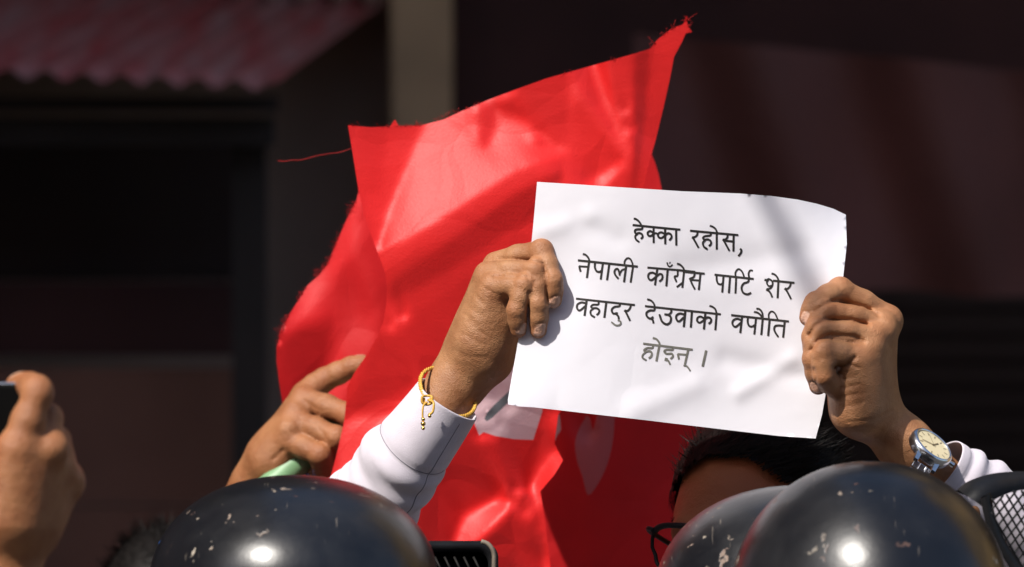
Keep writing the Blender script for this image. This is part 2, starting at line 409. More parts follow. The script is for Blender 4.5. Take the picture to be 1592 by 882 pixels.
def paper_mat():
    m, n, l, b = mat('white_paper')
    b.inputs['Base Color'].default_value = (.74, .732, .785, 1); b.inputs['Roughness'].default_value = .75; b.inputs['Specular IOR Level'].default_value = .25
    tc = n.new('ShaderNodeTexCoord')
    a = n.new('ShaderNodeTexNoise'); a.inputs['Scale'].default_value = 16; a.inputs['Detail'].default_value = 3; l.new(tc.outputs['Object'], a.inputs['Vector'])
    v = n.new('ShaderNodeTexVoronoi'); v.feature = 'DISTANCE_TO_EDGE'; v.inputs['Scale'].default_value = 11
    d = n.new('ShaderNodeVectorMath'); d.operation = 'MULTIPLY_ADD'; l.new(a.outputs['Color'], d.inputs[0]); d.inputs[1].default_value = (.09, .09, .09); l.new(tc.outputs['Object'], d.inputs[2]); l.new(d.outputs[0], v.inputs['Vector'])
    mr = n.new('ShaderNodeMapRange'); l.new(v.outputs['Distance'], mr.inputs[0]); mr.inputs[1].default_value = 0; mr.inputs[2].default_value = .25
    a2 = n.new('ShaderNodeTexNoise'); a2.inputs['Scale'].default_value = 7; l.new(tc.outputs['Object'], a2.inputs['Vector'])
    gate = n.new('ShaderNodeMapRange'); l.new(a2.outputs[0], gate.inputs[0]); gate.inputs[1].default_value = .5; gate.inputs[2].default_value = .65
    mu = n.new('ShaderNodeMath'); mu.operation = 'MULTIPLY'; l.new(mr.outputs[0], mu.inputs[0]); l.new(gate.outputs[0], mu.inputs[1])
    ad = n.new('ShaderNodeMath'); ad.operation = 'MULTIPLY_ADD'; l.new(a.outputs[0], ad.inputs[0]); ad.inputs[1].default_value = 3.2; mu.inputs[0].default_value = 0; l.new(mu.outputs[0], ad.inputs[2])
    bp = n.new('ShaderNodeBump'); bp.inputs['Distance'].default_value = .0006; bp.inputs['Strength'].default_value = .6; l.new(ad.outputs[0], bp.inputs['Height'])
    l.new(bp.outputs[0], b.inputs['Normal'])
    t = n.new('ShaderNodeBsdfTranslucent'); t.inputs[0].default_value = (.8, .78, .8, 1)
    mx = n.new('ShaderNodeMixShader'); mx.inputs[0].default_value = .1
    l.new(b.outputs[0], mx.inputs[1]); l.new(t.outputs[0], mx.inputs[2]); l.new(mx.outputs[0], n['Material Output'].inputs[0])
    return m
PAPER = paper_mat()

# ------------------------------------------------------------------ the street and the buildings behind
def wall_mat(name, col, scale=6, var=.2, bump=.003, rough=.9):
    return simple(name, col, rough, var=var, scale=scale, bump=bump, bscale=60)
ASPHALT = wall_mat('asphalt', (.05, .048, .046), 3)
GREYWALL = wall_mat('grey_plaster', (.39, .27, .205), 2)
BEIGE = wall_mat('beige_plaster', (.46, .295, .165), 3)
DARKWOOD = wall_mat('dark_timber', (.03, .021, .017), 4)
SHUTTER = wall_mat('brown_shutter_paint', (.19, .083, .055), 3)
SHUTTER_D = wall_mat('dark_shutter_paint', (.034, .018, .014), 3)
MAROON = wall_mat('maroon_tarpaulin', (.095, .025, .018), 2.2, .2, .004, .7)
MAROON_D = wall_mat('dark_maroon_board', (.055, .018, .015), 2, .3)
OCHRE = wall_mat('ochre_plaster', (.46, .30, .12), 2)
CONC = wall_mat('grey_concrete', (.22, .21, .2), 2)
GLASSD = simple('dark_window_glass', (.01, .012, .014), .1)
def roof_mat():
    m, n, l, b = mat('rusty_corrugated_paint')
    tc = n.new('ShaderNodeTexCoord'); mp = n.new('ShaderNodeMapping'); mp.inputs['Scale'].default_value = (9, 1.2, 1.2); l.new(tc.outputs['Object'], mp.inputs['Vector'])
    a = n.new('ShaderNodeTexNoise'); a.inputs['Scale'].default_value = 1.6; a.inputs['Detail'].default_value = 6; l.new(mp.outputs[0], a.inputs['Vector'])
    r = n.new('ShaderNodeValToRGB'); l.new(a.outputs[0], r.inputs[0])
    r.color_ramp.elements[0].position = .35; r.color_ramp.elements[0].color = (.33, .045, .045, 1)
    r.color_ramp.elements[1].position = .68; r.color_ramp.elements[1].color = (.33, .16, .15, 1)
    l.new(r.outputs[0], b.inputs['Base Color']); b.inputs['Roughness'].default_value = .65
    return m
ROOF = roof_mat()

mb = MB(); G = 600
mb.add([(-G, -G, 0), (G, -G, 0), (G, G, 0), (-G, G, 0)], [(0, 1, 2, 3)])
tag(obj('road', mb, ASPHALT, smooth=False), kind='structure')

# the long building across the street, all of it in the shade of its neighbour
D = 12.2
b0 = P(300, 441, D)
shop = thing('shop_building', (0, D, 0), 'dim shop building across the street with grey wall and beige pillar', 'building')
xl, xr = P(395, 0, D)[0], P(660, 0, D)[0]
mb = MB(); box(mb, (-9, D, 0), (xr, D + .3, 4.2)); obj('wall', mb, GREYWALL, shop, False)
mb = MB(); box(mb, (P(606, 0, D - .25)[0], D - .25, 0), (P(702, 0, D - .25)[0], D + .31, 4.2)); bevel(obj('pillar', mb, BEIGE, shop, False), .01)
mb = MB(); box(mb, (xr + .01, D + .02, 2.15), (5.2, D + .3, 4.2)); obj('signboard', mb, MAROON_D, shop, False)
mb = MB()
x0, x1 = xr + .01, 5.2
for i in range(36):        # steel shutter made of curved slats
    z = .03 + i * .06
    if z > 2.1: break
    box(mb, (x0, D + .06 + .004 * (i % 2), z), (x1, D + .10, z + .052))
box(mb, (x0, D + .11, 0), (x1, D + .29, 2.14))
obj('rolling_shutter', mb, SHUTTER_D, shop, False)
mb = MB(); box(mb, (-9, D - 1.6, 4.205), (5.2, D - .26, 4.4)); obj('shade_slab', mb, CONC, shop, False)  # unseen overhang added to keep skylight off the facade below

mb = MB(); box(mb, (-9, D - .02, 4.21), (5.2, D + .32, 7.2)); obj('upper_storeys', mb, OCHRE, shop, False)
mb = MB(); box(mb, (-9.2, D - .5, 7.203), (5.4, D + .6, 7.45)); obj('roof', mb, DARKWOOD, shop, False)
for f_ in range(1):
    for k in range(5):
        xw = -7.5 + k * 2.75; zw = 5.2 + f_ * 3.0
        mb = MB(); box(mb, (xw - .6, D - .06, zw), (xw + .6, D + .05, zw + 1.5)); wo = obj('window', mb, DARKWOOD, shop, False)
        mb = MB(); box(mb, (xw - .5, D - .068, zw + .08), (xw + .5, D - .062, zw + 1.42)); obj('pane', mb, GLASSD, wo, False)

# lean-to stall with the corrugated roof
A0 = P(430, 135, 10.6); A1 = P(610, 0, D - .02); SL = A1 - A0
E = P(0, 114, 10.6) - A0; E /= np.linalg.norm(E)
stall = thing('lean_to_stall', (A0[0] - 1.5, 10.8, 0), 'dark lean-to stall under a rusty red corrugated roof', 'stall')
pitch = .077; nper = 46; sub = 8; Nn = nper * sub; rows = 8
mb = MB(); V = []; F = []
nrm = np.cross(SL, E); nrm /= np.linalg.norm(nrm); nrm *= np.sign(nrm[2])
for j in range(rows + 1):
    for i in range(Nn + 1):
        V.append(A0 + SL * (j / rows) * 1.0 + E * (i / sub * pitch) + nrm * .010 * math.sin(2 * math.pi * (i / sub) + 1.0))
for j in range(rows):
    for i in range(Nn):
        a = j * (Nn + 1) + i; F.append((a, a + 1, a + Nn + 2, a + Nn + 1))
mb.add(V, F); ro = obj('corrugated_roof', mb, ROOF, stall)
so_ = ro.modifiers.new('thickness', 'SOLIDIFY'); so_.thickness = .0012
zb = A0[2]
def bandbox(mb, px0, px1, py0, py1, d, th=.06):
    a = P(px0, py1, d); b = P(px1, py0, d); box(mb, (a[0], d, a[2]), (b[0], d + th, b[2])); return mb
mb = MB(); bandbox(mb, -1600, 432, 150, 172, 10.75, .05); bandbox(mb, -1600, 425, 182, 226, 10.8, .08); obj('fascia_beam', mb, DARKWOOD, stall, False)
mb = MB()
a = P(413, 0, 10.9); box(mb, (a[0] - .07, 10.9, 0), (a[0], 10.98, P(0, 226, 10.9)[2])); obj('post', mb, DARKWOOD, stall, False)
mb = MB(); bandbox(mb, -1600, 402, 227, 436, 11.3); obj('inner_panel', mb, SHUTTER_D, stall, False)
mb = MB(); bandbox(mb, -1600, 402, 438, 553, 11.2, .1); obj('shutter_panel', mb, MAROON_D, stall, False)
mb = MB(); a = P(-1600, 572, 11.1); b = P(402, 572, 11.1)
nb = 6
for i in range(nb):
    z1 = a[2] - i * (a[2] / nb) ; z0 = a[2] - (i + 1) * (a[2] / nb) + .006
    box(mb, (a[0], 11.1, z0), (b[0], 11.16, z1))
obj('counter_boards', mb, SHUTTER, stall, False)

# hanging tarpaulin on the right: sagging sheet with folds
tarp = MB(); nx, nz = 90, 40; V = []; F = []
TL, TR, BL, BR = P(985, 52, 11.5), P(1900, 140, 11.5), P(985, 430, 11.5), P(1900, 480, 11.5)
for j in range(nz + 1):
    for i in range(nx + 1):
        u, v = i / nx, j / nz
        p = (TL * (1 - u) + TR * u) * (1 - v) + (BL * (1 - u) + BR * u) * v
        fold = .012 * math.sin(u * 9 + v * 1.5) + .03 * math.sin(u * 23 - v * 3) + 0.010 * abs(((u * 2.5 + .02) % 1) - .5) + .012 * math.sin(v * 5 + u * 14)
        V.append(p + np.array([0, fold, .004 * math.sin(u * 30) * v]))
for j in range(nz):
    for i in range(nx):
        a = j * (nx + 1) + i; F.append((a, a + nx + 1, a + nx + 2, a + 1))
tarp.add(V, F)
o = obj('hanging_tarpaulin', tarp, MAROON, org=tuple((TL + TR) / 2))
tag(o, 'dark maroon tarpaulin hanging in folds in front of the shutter', 'tarpaulin')

# neighbours outside the frame: the one on the left shades the shop, the sunlit one on the right is mirrored in the helmets
def block(name, lo, hi, m, label, face, nwin, floors):
    t = thing(name, ((lo[0] + hi[0]) / 2, (lo[1] + hi[1]) / 2, 0), label, 'building')
    mb = MB(); box(mb, lo, hi); obj('wall', mb, m, t, False)
    rf = MB(); box(rf, (lo[0] - .2, lo[1] - .2, hi[2] + .003), (hi[0] + .2, hi[1] + .2, hi[2] + .35)); obj('roof', rf, DARKWOOD, t, False)
    x = hi[0] if face > 0 else lo[0]
    L = hi[1] - lo[1]
    for f in range(floors):
        for k in range(nwin):
            y = lo[1] + (k + .5) * L / nwin; z = 1.1 + f * 3.0
            wb = MB(); box(wb, (x - .03, y - .5, z), (x + .04, y + .5, z + 1.3)); wo = obj('window', wb, DARKWOOD, t, False)
            gb = MB(); box(gb, (x + face * .041 - .003, y - .43, z + .07), (x + face * .041 + .003, y + .43, z + 1.23)); obj('pane', gb, GLASSD, wo, False)
    return t
block('corner_building', (-14, 3.2, 0), (-3.5, 20, 15), GREYWALL, 'tall grey corner building left of the street shading the shops', 1, 5, 5)
t = thing('ochre_building', (11, 13, 0), 'taller sunlit ochre building next to the shop building at the right', 'building')
mb = MB(); box(mb, (5.25, 11.6, 0), (18, 15, 11.2)); obj('wall', mb, OCHRE, t, False)
mb = MB(); box(mb, (5.05, 11.3, 11.203), (18.2, 15.2, 11.6)); obj('roof', mb, DARKWOOD, t, False)
for f in range(3):
    for k in range(5):
        x = 6.8 + k * 2.5; z = 1.6 + f * 3.2
        wb = MB(); box(wb, (x - .6, 11.53, z), (x + .6, 11.63, z + 1.6)); wo = obj('window', wb, DARKWOOD, t, False)
        gb = MB(); box(gb, (x - .52, 11.522, z + .08), (x + .52, 11.528, z + 1.52)); obj('pane', gb, GLASSD, wo, False)
t = block('sky_blocker', (-16, -16, 0), (16, -8, 9), SHUTTER, 'unseen row house block added behind the camera to hold back low skylight', 1, 0, 0)  # unseen block added to cut low sky fill and darken helmet reflections
for f in range(3):
    for k in range(8):
        x = -14 + k * 4; z = 1.0 + f * 2.8
        wb = MB(); box(wb, (x - .6, -8.03, z), (x + .6, -7.96, z + 1.4)); wo = obj('window', wb, DARKWOOD, t, False)
        gb = MB(); box(gb, (x - .52, -7.962, z + .07), (x + .52, -7.955, z + 1.33)); obj('pane', gb, GLASSD, wo, False)
# overhead cable whose soft shadow crosses the sheet
mb = MB(); c0 = P(1222, 370, 5.0) + np.array(SUN) * 3.2; dd = np.array([-.08, -.63, 0]) / .635
tube(mb, [c0 + dd * t + np.array([0, 0, .0012 * (t * t)]) for t in np.linspace(-8, 6, 30)], .0095, 8)
tag(obj('overhead_cable', mb, BLACK_PLASTIC, org=tuple(c0)), 'black overhead cable strung along the street above the crowd', 'cable')

# ------------------------------------------------------------------ sheets cut to an outline, with a relief
def sheet(outline, depth, step, extra=(), regions=(), steps_edge=None):
    """outline in photo pixels -> triangulated sheet standing where depth(x,y) says. regions: [(polygon, material index)]"""
    def dens(poly, s):
        out = []
        for (a, b) in zip(poly, poly[1:] + poly[:1]):
            a = np.array(a, float); b = np.array(b, float); n = max(1, int(np.linalg.norm(b - a) / s))
            out += [tuple(a + (b - a) * i / n) for i in range(n)]
        return out
    polys = [dens(list(outline), steps_edge or step)] + [dens(list(r[0]), steps_edge or step) for r in regions]
    pts = []; edges = []
    for pl in polys:
        b = len(pts); pts += pl; edges += [(b + i, b + (i + 1) % len(pl)) for i in range(len(pl))]
    o = np.array(outline); gx, gy = np.meshgrid(np.arange(o[:, 0].min(), o[:, 0].max(), step), np.arange(o[:, 1].min(), o[:, 1].max(), step))
    gx = gx + (np.arange(gx.shape[0]) % 2)[:, None] * step * .5
    gx, gy = gx.ravel(), gy.ravel(); k = pip(gx, gy, polys[0]); gx, gy = gx[k], gy[k]
    bd = np.array(pts); keep = np.ones(len(gx), bool)
    for i in range(0, len(gx), 500):
        d = np.min((gx[i:i + 500, None] - bd[None, :, 0]) ** 2 + (gy[i:i + 500, None] - bd[None, :, 1]) ** 2, axis=1); keep[i:i + 500] = d > (step * .62) ** 2
    pts += list(zip(gx[keep], gy[keep]))
    r = delaunay_2d_cdt([Vector((float(a), float(b))) for a, b in pts], edges, [], 0, 1e-5)
    v2 = np.array([(v.x, v.y) for v in r[0]]); tri = np.array([t for t in r[2] if len(t) == 3])
    c = v2[tri].mean(1); k = pip(c[:, 0], c[:, 1], polys[0]); tri = tri[k]; c = c[k]
    mi = np.zeros(len(tri), int)
    for (_, idx), pl in zip(regions, polys[1:]): mi[pip(c[:, 0], c[:, 1], pl)] = idx
    # wind towards the camera
    A = v2[tri]; cz = np.cross(A[:, 1] - A[:, 0], A[:, 2] - A[:, 0]); tri[cz > 0] = tri[cz > 0][:, ::-1]
    dep = depth(v2[:, 0], v2[:, 1])
    V = np.stack([(v2[:, 0] - 796) * MM * dep, dep, CAM_H - (v2[:, 1] - 441) * MM * dep], 1)
    used = np.unique(tri); re = np.full(len(V), -1); re[used] = np.arange(len(used))
    mb = MB(); mb.add(V[used], re[tri]); mb.m = mi.tolist()
    return mb

def smooth_poly(p, n=6):
    q = cr(list(p) + [p[0]], n)[:-1]; return [tuple(x) for x in q]

# ------------------------------------------------------------------ the paper sign
def pdepth(x, y):
    x = np.asarray(x, float); y = np.asarray(y, float)
    u = (x - 820) / 490; v = (y - 290) / 370
    d = 5.0 + .010 * (.5 - v) + .012 * u * u - .006 * np.sin(u * 5.2 + v * 1.2) + .004 * np.sin(v * 4 - u * 3)
    q = np.clip((x - 1215) / 100, 0, 1) * np.clip((470 - y) / 190, 0, 1); d = d + .045 * q ** 1.8          # far top corner bends back
    q = np.clip((870 - x) / 90, 0, 1) * np.clip((y - 560) / 90, 0, 1); d = d - .030 * q ** 1.5             # lower corner curls to the front
    q = np.exp(-(((x - 870) / 45) ** 2 + ((y - 430) / 70) ** 2)); d = d + .004 * q
    # dented creases
    for (ax, ay, bx, by, wd, am) in ((900, 345, 960, 372, 18, .0014), (840, 360, 915, 338, 16, -.0016), (1130, 560, 1250, 585, 18, .002), (985, 640, 1080, 600, 20, -.002), (1060, 420, 1240, 395, 22, .0015), (1150, 610, 1230, 560, 14, -.002)):
        px, py = bx - ax, by - ay; t = np.clip(((x - ax) * px + (y - ay) * py) / (px * px + py * py), 0, 1)
        d = d + am * np.exp(-((x - ax - t * px) ** 2 + (y - ay - t * py) ** 2) / wd ** 2)
    return d
paper_out = [(835, 283), (900, 287), (960, 291), (1060, 297.5), (1150, 301), (1200, 305), (1240, 310.5), (1270, 317), (1295, 324.5), (1315, 334), (1316.5, 380), (1311, 430), (1301, 500), (1294, 555), (1285, 605), (1278, 645), (1268, 682),
             (1210, 678), (1150, 671), (1075, 662), (1000, 653), (930, 645), (870, 638), (830, 633.5), (806, 632), (790, 629), (789.5, 622), (795, 590), (803, 545), (812, 490), (822, 420), (829, 350)]
sign = thing('paper_sign', P(1040, 480, 5.0), 'white paper sheet printed with black Devanagari text held up in both hands', 'sign')
obj('sheet', sheet(paper_out, pdepth, 5), PAPER, sign)

ZO = {1: (880, 330, 7.35), 2: (1060, 340, 6.3), 3: (880, 450, 6.3), 4: (1060, 460, 6.3)}
TXT = []   # (crop, width in crop pixels, ink, points)
def S(c, ink, wd, *p): TXT.append((c, wd, ink, p))
# line 1
S(1, 0, 25, (763, 147), (1303, 200)); S(1, 0, 22, (776, 72), (802, 80), (836, 110), (862, 152))
S(1, 0, 23, (868, 150), (866, 190), (815, 195), (790, 205), (788, 232), (802, 248)); S(1, 0, 23, (802, 246), (835, 237), (866, 252), (874, 282), (856, 304)); S(1, 0, 22, (815, 250), (790, 275), (800, 312), (836, 342))
S(1, 0, 24, (1000, 172), (1001, 350)); S(1, 0, 24, (1000, 236), (962, 216), (934, 232), (938, 262), (966, 272), (1000, 250)); S(1, 0, 22, (1000, 250), (1024, 240), (1048, 250))
S(1, 0, 24, (1131, 185), (1133, 362)); S(1, 0, 24, (1131, 252), (1088, 230), (1052, 248), (1058, 284), (1090, 295), (1131, 265)); S(1, 0, 23, (1131, 262), (1165, 240), (1198, 255), (1204, 288), (1180, 320))
S(1, 0, 25, (1257, 196), (1260, 378))
S(2, 0, 20, (82, 118), (551, 161)); S(2, 0, 20, (152, 125), (150, 158), (126, 180), (102, 184)); S(2, 0, 26, (104, 182), (112, 188)); S(2, 0, 20, (106, 184), (132, 228), (163, 284))
S(2, 0, 20, (281, 136), (280, 164), (228, 172), (208, 188), (216, 207)); S(2, 0, 20, (216, 207), (258, 204), (284, 224), (284, 250), (265, 268)); S(2, 0, 19, (226, 212), (206, 236), (216, 274), (250, 299))
S(2, 0, 21, (342, 140), (342, 301)); S(2, 0, 18, (276, 70), (302, 79), (330, 102), (346, 136))
S(2, 0, 21, (507, 157), (505, 319)); S(2, 0, 20, (446, 150), (445, 184), (424, 204), (402, 206)); S(2, 0, 25, (404, 204), (412, 212)); S(2, 0, 20, (406, 206), (430, 250), (464, 312)); S(2, 0, 19, (425, 216), (505, 224))
S(2, 0, 20, (572, 296), (582, 308), (578, 335), (554, 366))
# line 2
S(1, 1, 24, (138, 550), (816, 621)); S(1, 1, 22, (194, 478), (222, 487), (252, 518), (266, 552)); S(1, 1, 24, (263, 560), (238, 748)); S(1, 1, 22, (262, 626), (150, 618)); S(1, 1, 24, (152, 618), (156, 645), (166, 678))
S(1, 1, 23, (331, 572), (328, 622), (344, 668), (375, 682), (408, 668)); S(1, 1, 24, (420, 584), (396, 767)); S(1, 1, 24, (493, 594), (468, 774))
S(1, 1, 22, (596, 758), (566, 722), (552, 684), (566, 652), (592, 650), (606, 684), (612, 722)); S(1, 1, 22, (608, 712), (640, 662), (682, 648)); S(1, 1, 24, (686, 612), (662, 797))
S(1, 1, 24, (766, 616), (738, 802)); S(1, 1, 20, (668, 602), (670, 560), (700, 526), (734, 536), (756, 578), (764, 618))
S(1, 1, 23, (932, 633), (1300, 663)); S(1, 1, 23, (1290, 662), (1475, 682)); S(2, 1, 20, (10, 518), (221, 539))
S(1, 1, 24, (1042, 648), (1016, 832)); S(1, 1, 23, (1034, 716), (990, 690), (946, 704), (940, 750), (974, 776), (1030, 736)); S(1, 1, 23, (1030, 736), (1070, 706), (1100, 720), (1096, 764), (1066, 792))
S(1, 1, 24, (1160, 660), (1145, 843)); S(1, 1, 17, (1154, 576), (1166, 610), (1190, 622), (1216, 600)); S(1, 1, 24, (1183, 577), (1188, 580))
S(1, 1, 22, (1276, 668), (1272, 728), (1240, 736), (1262, 798)); S(1, 1, 24, (1348, 676), (1329, 862)); S(1, 1, 22, (1336, 802), (1266, 854)); S(1, 1, 22, (1270, 588), (1300, 598), (1334, 630), (1352, 668))
S(2, 1, 20, (182, 538), (166, 696)); S(2, 1, 19, (126, 532), (116, 570), (80, 588)); S(2, 1, 24, (78, 584), (86, 594)); S(2, 1, 19, (80, 590), (100, 640), (127, 691)); S(2, 1, 18, (96, 600), (174, 606))
S(2, 1, 20, (322, 549), (701, 590)); S(2, 1, 19, (340, 556), (342, 602), (354, 634), (380, 644), (404, 630)); S(2, 1, 20, (408, 558), (395, 720)); S(2, 1, 20, (472, 564), (460, 726)); S(2, 1, 20, (532, 574), (525, 731))
S(2, 1, 17, (526, 575), (526, 526), (555, 494), (590, 520), (612, 576)); S(2, 1, 19, (655, 586), (648, 618), (604, 636), (584, 678), (600, 724), (640, 741), (678, 726)); S(2, 1, 18, (660, 584), (654, 538), (670, 508), (694, 511))
S(2, 1, 22, (812, 599), (824, 603)); S(2, 1, 18, (826, 604), (852, 592), (884, 614), (888, 650), (868, 682), (832, 692)); S(2, 1, 16, (848, 596), (832, 626), (850, 660), (882, 655)); S(2, 1, 26, (830, 692), (842, 698)); S(2, 1, 19, (838, 696), (866, 726), (886, 771))
S(2, 1, 20, (895, 607), (1101, 629)); S(2, 1, 21, (946, 612), (938, 777)); S(2, 1, 18, (880, 538), (908, 547), (934, 574), (950, 612))
S(2, 1, 19, (1066, 626), (1060, 660), (1036, 686), (1008, 688)); S(2, 1, 25, (1010, 684), (1018, 692)); S(2, 1, 19, (1014, 688), (1040, 730), (1069, 787))
# line 3
S(3, 1, 20, (100, 91), (672, 153)); S(3, 1, 22, (202, 104), (181, 257)); S(3, 1, 20, (195, 136), (150, 128), (112, 148), (108, 184), (134, 206), (190, 162))
S(3, 1, 19, (318, 120), (314, 148), (266, 150), (245, 168), (256, 185)); S(3, 1, 19, (256, 185), (298, 184), (325, 204), (318, 234), (299, 250)); S(3, 1, 19, (264, 190), (240, 214), (246, 250), (281, 274))
S(3, 1, 22, (394, 126), (375, 276)); S(3, 1, 20, (526, 140), (521, 164), (474, 172), (447, 200), (462, 236), (500, 232)); S(3, 1, 28, (488, 236), (502, 240)); S(3, 1, 20, (486, 238), (510, 262), (517, 291))
S(3, 2, 16, (508, 300), (534, 316), (530, 344), (490, 352), (444, 320)); S(3, 1, 20, (634, 150), (628, 180), (606, 208), (572, 210)); S(3, 1, 24, (574, 206), (584, 214)); S(3, 1, 20, (580, 210), (602, 256), (626, 306))
S(3, 1, 20, (775, 164), (1275, 218)); S(4, 1, 20, (0, 139), (380, 181)); S(3, 1, 18, (796, 97), (828, 107), (856, 134), (870, 168))
S(3, 1, 20, (867, 174), (862, 204), (820, 206), (788, 228), (792, 264), (824, 286), (854, 270)); S(3, 1, 28, (836, 284), (848, 290)); S(3, 1, 20, (836, 286), (850, 304), (857, 332))
S(3, 1, 20, (1026, 192), (1030, 222), (1004, 246), (964, 244)); S(3, 1, 21, (1000, 246), (1026, 274), (1020, 320), (985, 342), (940, 314), (914, 246))
S(3, 1, 22, (1168, 210), (1153, 366)); S(3, 1, 20, (1160, 246), (1116, 236), (1082, 254), (1080, 290), (1106, 313), (1156, 270)); S(4, 1, 21, (98, 150), (88, 308))
S(4, 1, 21, (230, 166), (216, 326)); S(4, 1, 20, (222, 226), (186, 204), (156, 214), (150, 245), (176, 263), (220, 236)); S(4, 1, 20, (224, 226), (256, 210), (285, 226), (282, 256), (262, 273))
S(4, 1, 21, (340, 178), (328, 334)); S(4, 1, 18, (272, 99), (300, 107), (328, 132), (342, 178))
S(4, 1, 20, (485, 189), (1046, 251)); S(4, 1, 21, (590, 202), (572, 362)); S(4, 1, 19, (582, 236), (536, 224), (500, 244), (497, 280), (526, 303), (578, 262))
S(4, 1, 19, (648, 206), (644, 250), (656, 290), (686, 301), (714, 286)); S(4, 1, 21, (727, 214), (710, 377)); S(4, 1, 21, (792, 222), (778, 382)); S(4, 1, 18, (708, 157), (740, 164), (770, 188), (788, 220)); S(4, 1, 18, (732, 125), (760, 131), (786, 164), (793, 214))
S(4, 1, 21, (860, 228), (845, 390)); S(4, 1, 16, (852, 228), (852, 180), (876, 154), (910, 170), (940, 232)); S(4, 1, 21, (1008, 248), (992, 407)); S(4, 1, 19, (1002, 296), (950, 290), (914, 296), (904, 326), (916, 360), (944, 402))
# line 4, drawn in lighter grey
S(3, 2, 20, (757, 531), (1237, 590)); S(3, 2, 20, (850, 545), (845, 574), (796, 575), (765, 594), (776, 610)); S(3, 2, 20, (776, 610), (820, 605), (840, 630), (830, 660), (810, 673)); S(3, 2, 18, (786, 612), (754, 640), (750, 670), (786, 696))
S(3, 2, 22, (914, 548), (885, 702)); S(3, 2, 19, (852, 476), (884, 487), (910, 518), (920, 552)); S(3, 2, 20, (1046, 566), (1040, 592), (986, 590), (962, 608), (986, 630), (1034, 630), (1046, 656), (1024, 680)); S(3, 2, 32, (970, 684), (990, 690)); S(3, 2, 18, (990, 692), (1004, 704), (1020, 737))
S(3, 2, 21, (1197, 588), (1164, 733)); S(3, 2, 19, (1186, 641), (1094, 634)); S(3, 2, 20, (1094, 634), (1100, 660), (1106, 684)); S(3, 2, 16, (1152, 745), (1184, 754), (1216, 797)); S(4, 2, 24, (238, 538), (204, 690))
tb = MB()
for c, wd, ink, p in TXT:
    ox, oy, sc = ZO[c]; q = np.array(p, float) / sc + np.array([ox, oy])
    q = cr(q, 6) if len(q) > 2 else q
    L = np.linalg.norm(q[-1] - q[0])
    if len(q) == 2: q = np.linspace(q[0], q[1], max(2, int(L / 5) + 1))
    T = np.gradient(q, axis=0); T /= np.linalg.norm(T, axis=1)[:, None] + 1e-9; Nn_ = np.stack([-T[:, 1], T[:, 0]], 1) * (wd / sc / 2)
    cap = T * (wd / sc * .12); q = q.copy(); q[0] -= cap[0]; q[-1] += cap[-1]
    W = np.ones(len(q))
    if len(p) > 3: W[0] = 1.05; W[-1] = .8
    l_ = q + Nn_ * W[:, None]; r_ = q - Nn_ * W[:, None]
    pp = np.concatenate([l_, r_]); d = pdepth(pp[:, 0], pp[:, 1]) - .0003 - .000012 * (len(tb.f) % 17)
    V = np.stack([(pp[:, 0] - 796) * MM * d, d, CAM_H - (pp[:, 1] - 441) * MM * d], 1); n_ = len(q)
    tb.add(V, [(i, i + 1, n_ + i + 1, n_ + i) for i in range(n_ - 1)], ink)
obj('printed_text', tb, [INK, INK2, INK3], sign, False)

# ------------------------------------------------------------------ people
def hand_mesh(palm, fingers, grooves=(), nails=(), h=.0016, kf=.006, pads=(), bumps=()):
    """palm: cone list [(p,q,r0,r1,k)]; fingers: [(points, radii)]; grooves: [(points,width,depth)]; nails: [(centre, normal, axis, half length, half width)]"""
    allp = [p[0] for p in palm] + [p[1] for p in palm] + [x for f in fingers for x in f[0]]
    A = np.array(allp); f = Field(A.min(0) - .05, A.max(0) + .05, h)
    Vp = f.new()
    for p, q, r0, r1, k in palm: f.cone(Vp, p, q, r0, r1, k)
    for c, r, k in bumps: f.ell(Vp, c, r, k)
    Vf = None
    for pts, rad in fingers:
        v = f.new()
        pts_ = np.array(pts, float)
        for i in range(len(pts) - 1):
            mid_ = (pts_[i] + pts_[i + 1]) / 2; rm_ = (rad[i] + rad[i + 1]) / 2 * 1.02
            f.cone(v, pts_[i], mid_, rad[i] * .97, rm_, .005); f.cone(v, mid_, pts_[i + 1], rm_, rad[i + 1] * .97, .005)
        for i in range(1, len(pts) - 1):    # knuckle thickening
            f.ell(v, np.array(pts[i]), np.full(3, rad[i] * 1.0), .003)
        Vf = v if Vf is None else smin(Vf, v, .0016)
    V = smin(Vp, Vf, kf) if Vf is not None else Vp
    for pts, wd, dep in grooves: f.groove(V, pts, wd, dep)
    v, F = f.mesh(V); n = normals(v, F)
    nail = np.zeros(len(v)); red = np.zeros(len(v))
    for c, nd, ax, hl, hw in nails:
        nd = np.asarray(nd, float); nd /= np.linalg.norm(nd); ax = np.asarray(ax, float); ax = ax - (ax @ nd) * nd; ax /= np.linalg.norm(ax); b = np.cross(nd, ax)
        d = v - c; a_ = (d @ ax) / hl; b_ = (d @ b) / hw
        q = (np.abs(a_) ** 3 + np.abs(b_) ** 3) ** (1 / 3)
        on = (n @ nd > .15) & (np.abs(d @ nd) < .012)
        m = np.where(on, np.clip((1.06 - q) / .12, 0, 1), 0); nail = np.maximum(nail, m)
        rim = np.where(on, np.exp(-((q - 1.08) / .13) ** 2), 0)
        v = v + n * (m * .0003 - rim * .0007)[:, None]
    for pts, rad in fingers:
        for p, r in list(zip(pts, rad))[0:]:
            red = np.maximum(red, .30 * np.exp(-(np.linalg.norm(v - p, axis=1) / (r * 1.25)) ** 4))
    return v, F, nail, red

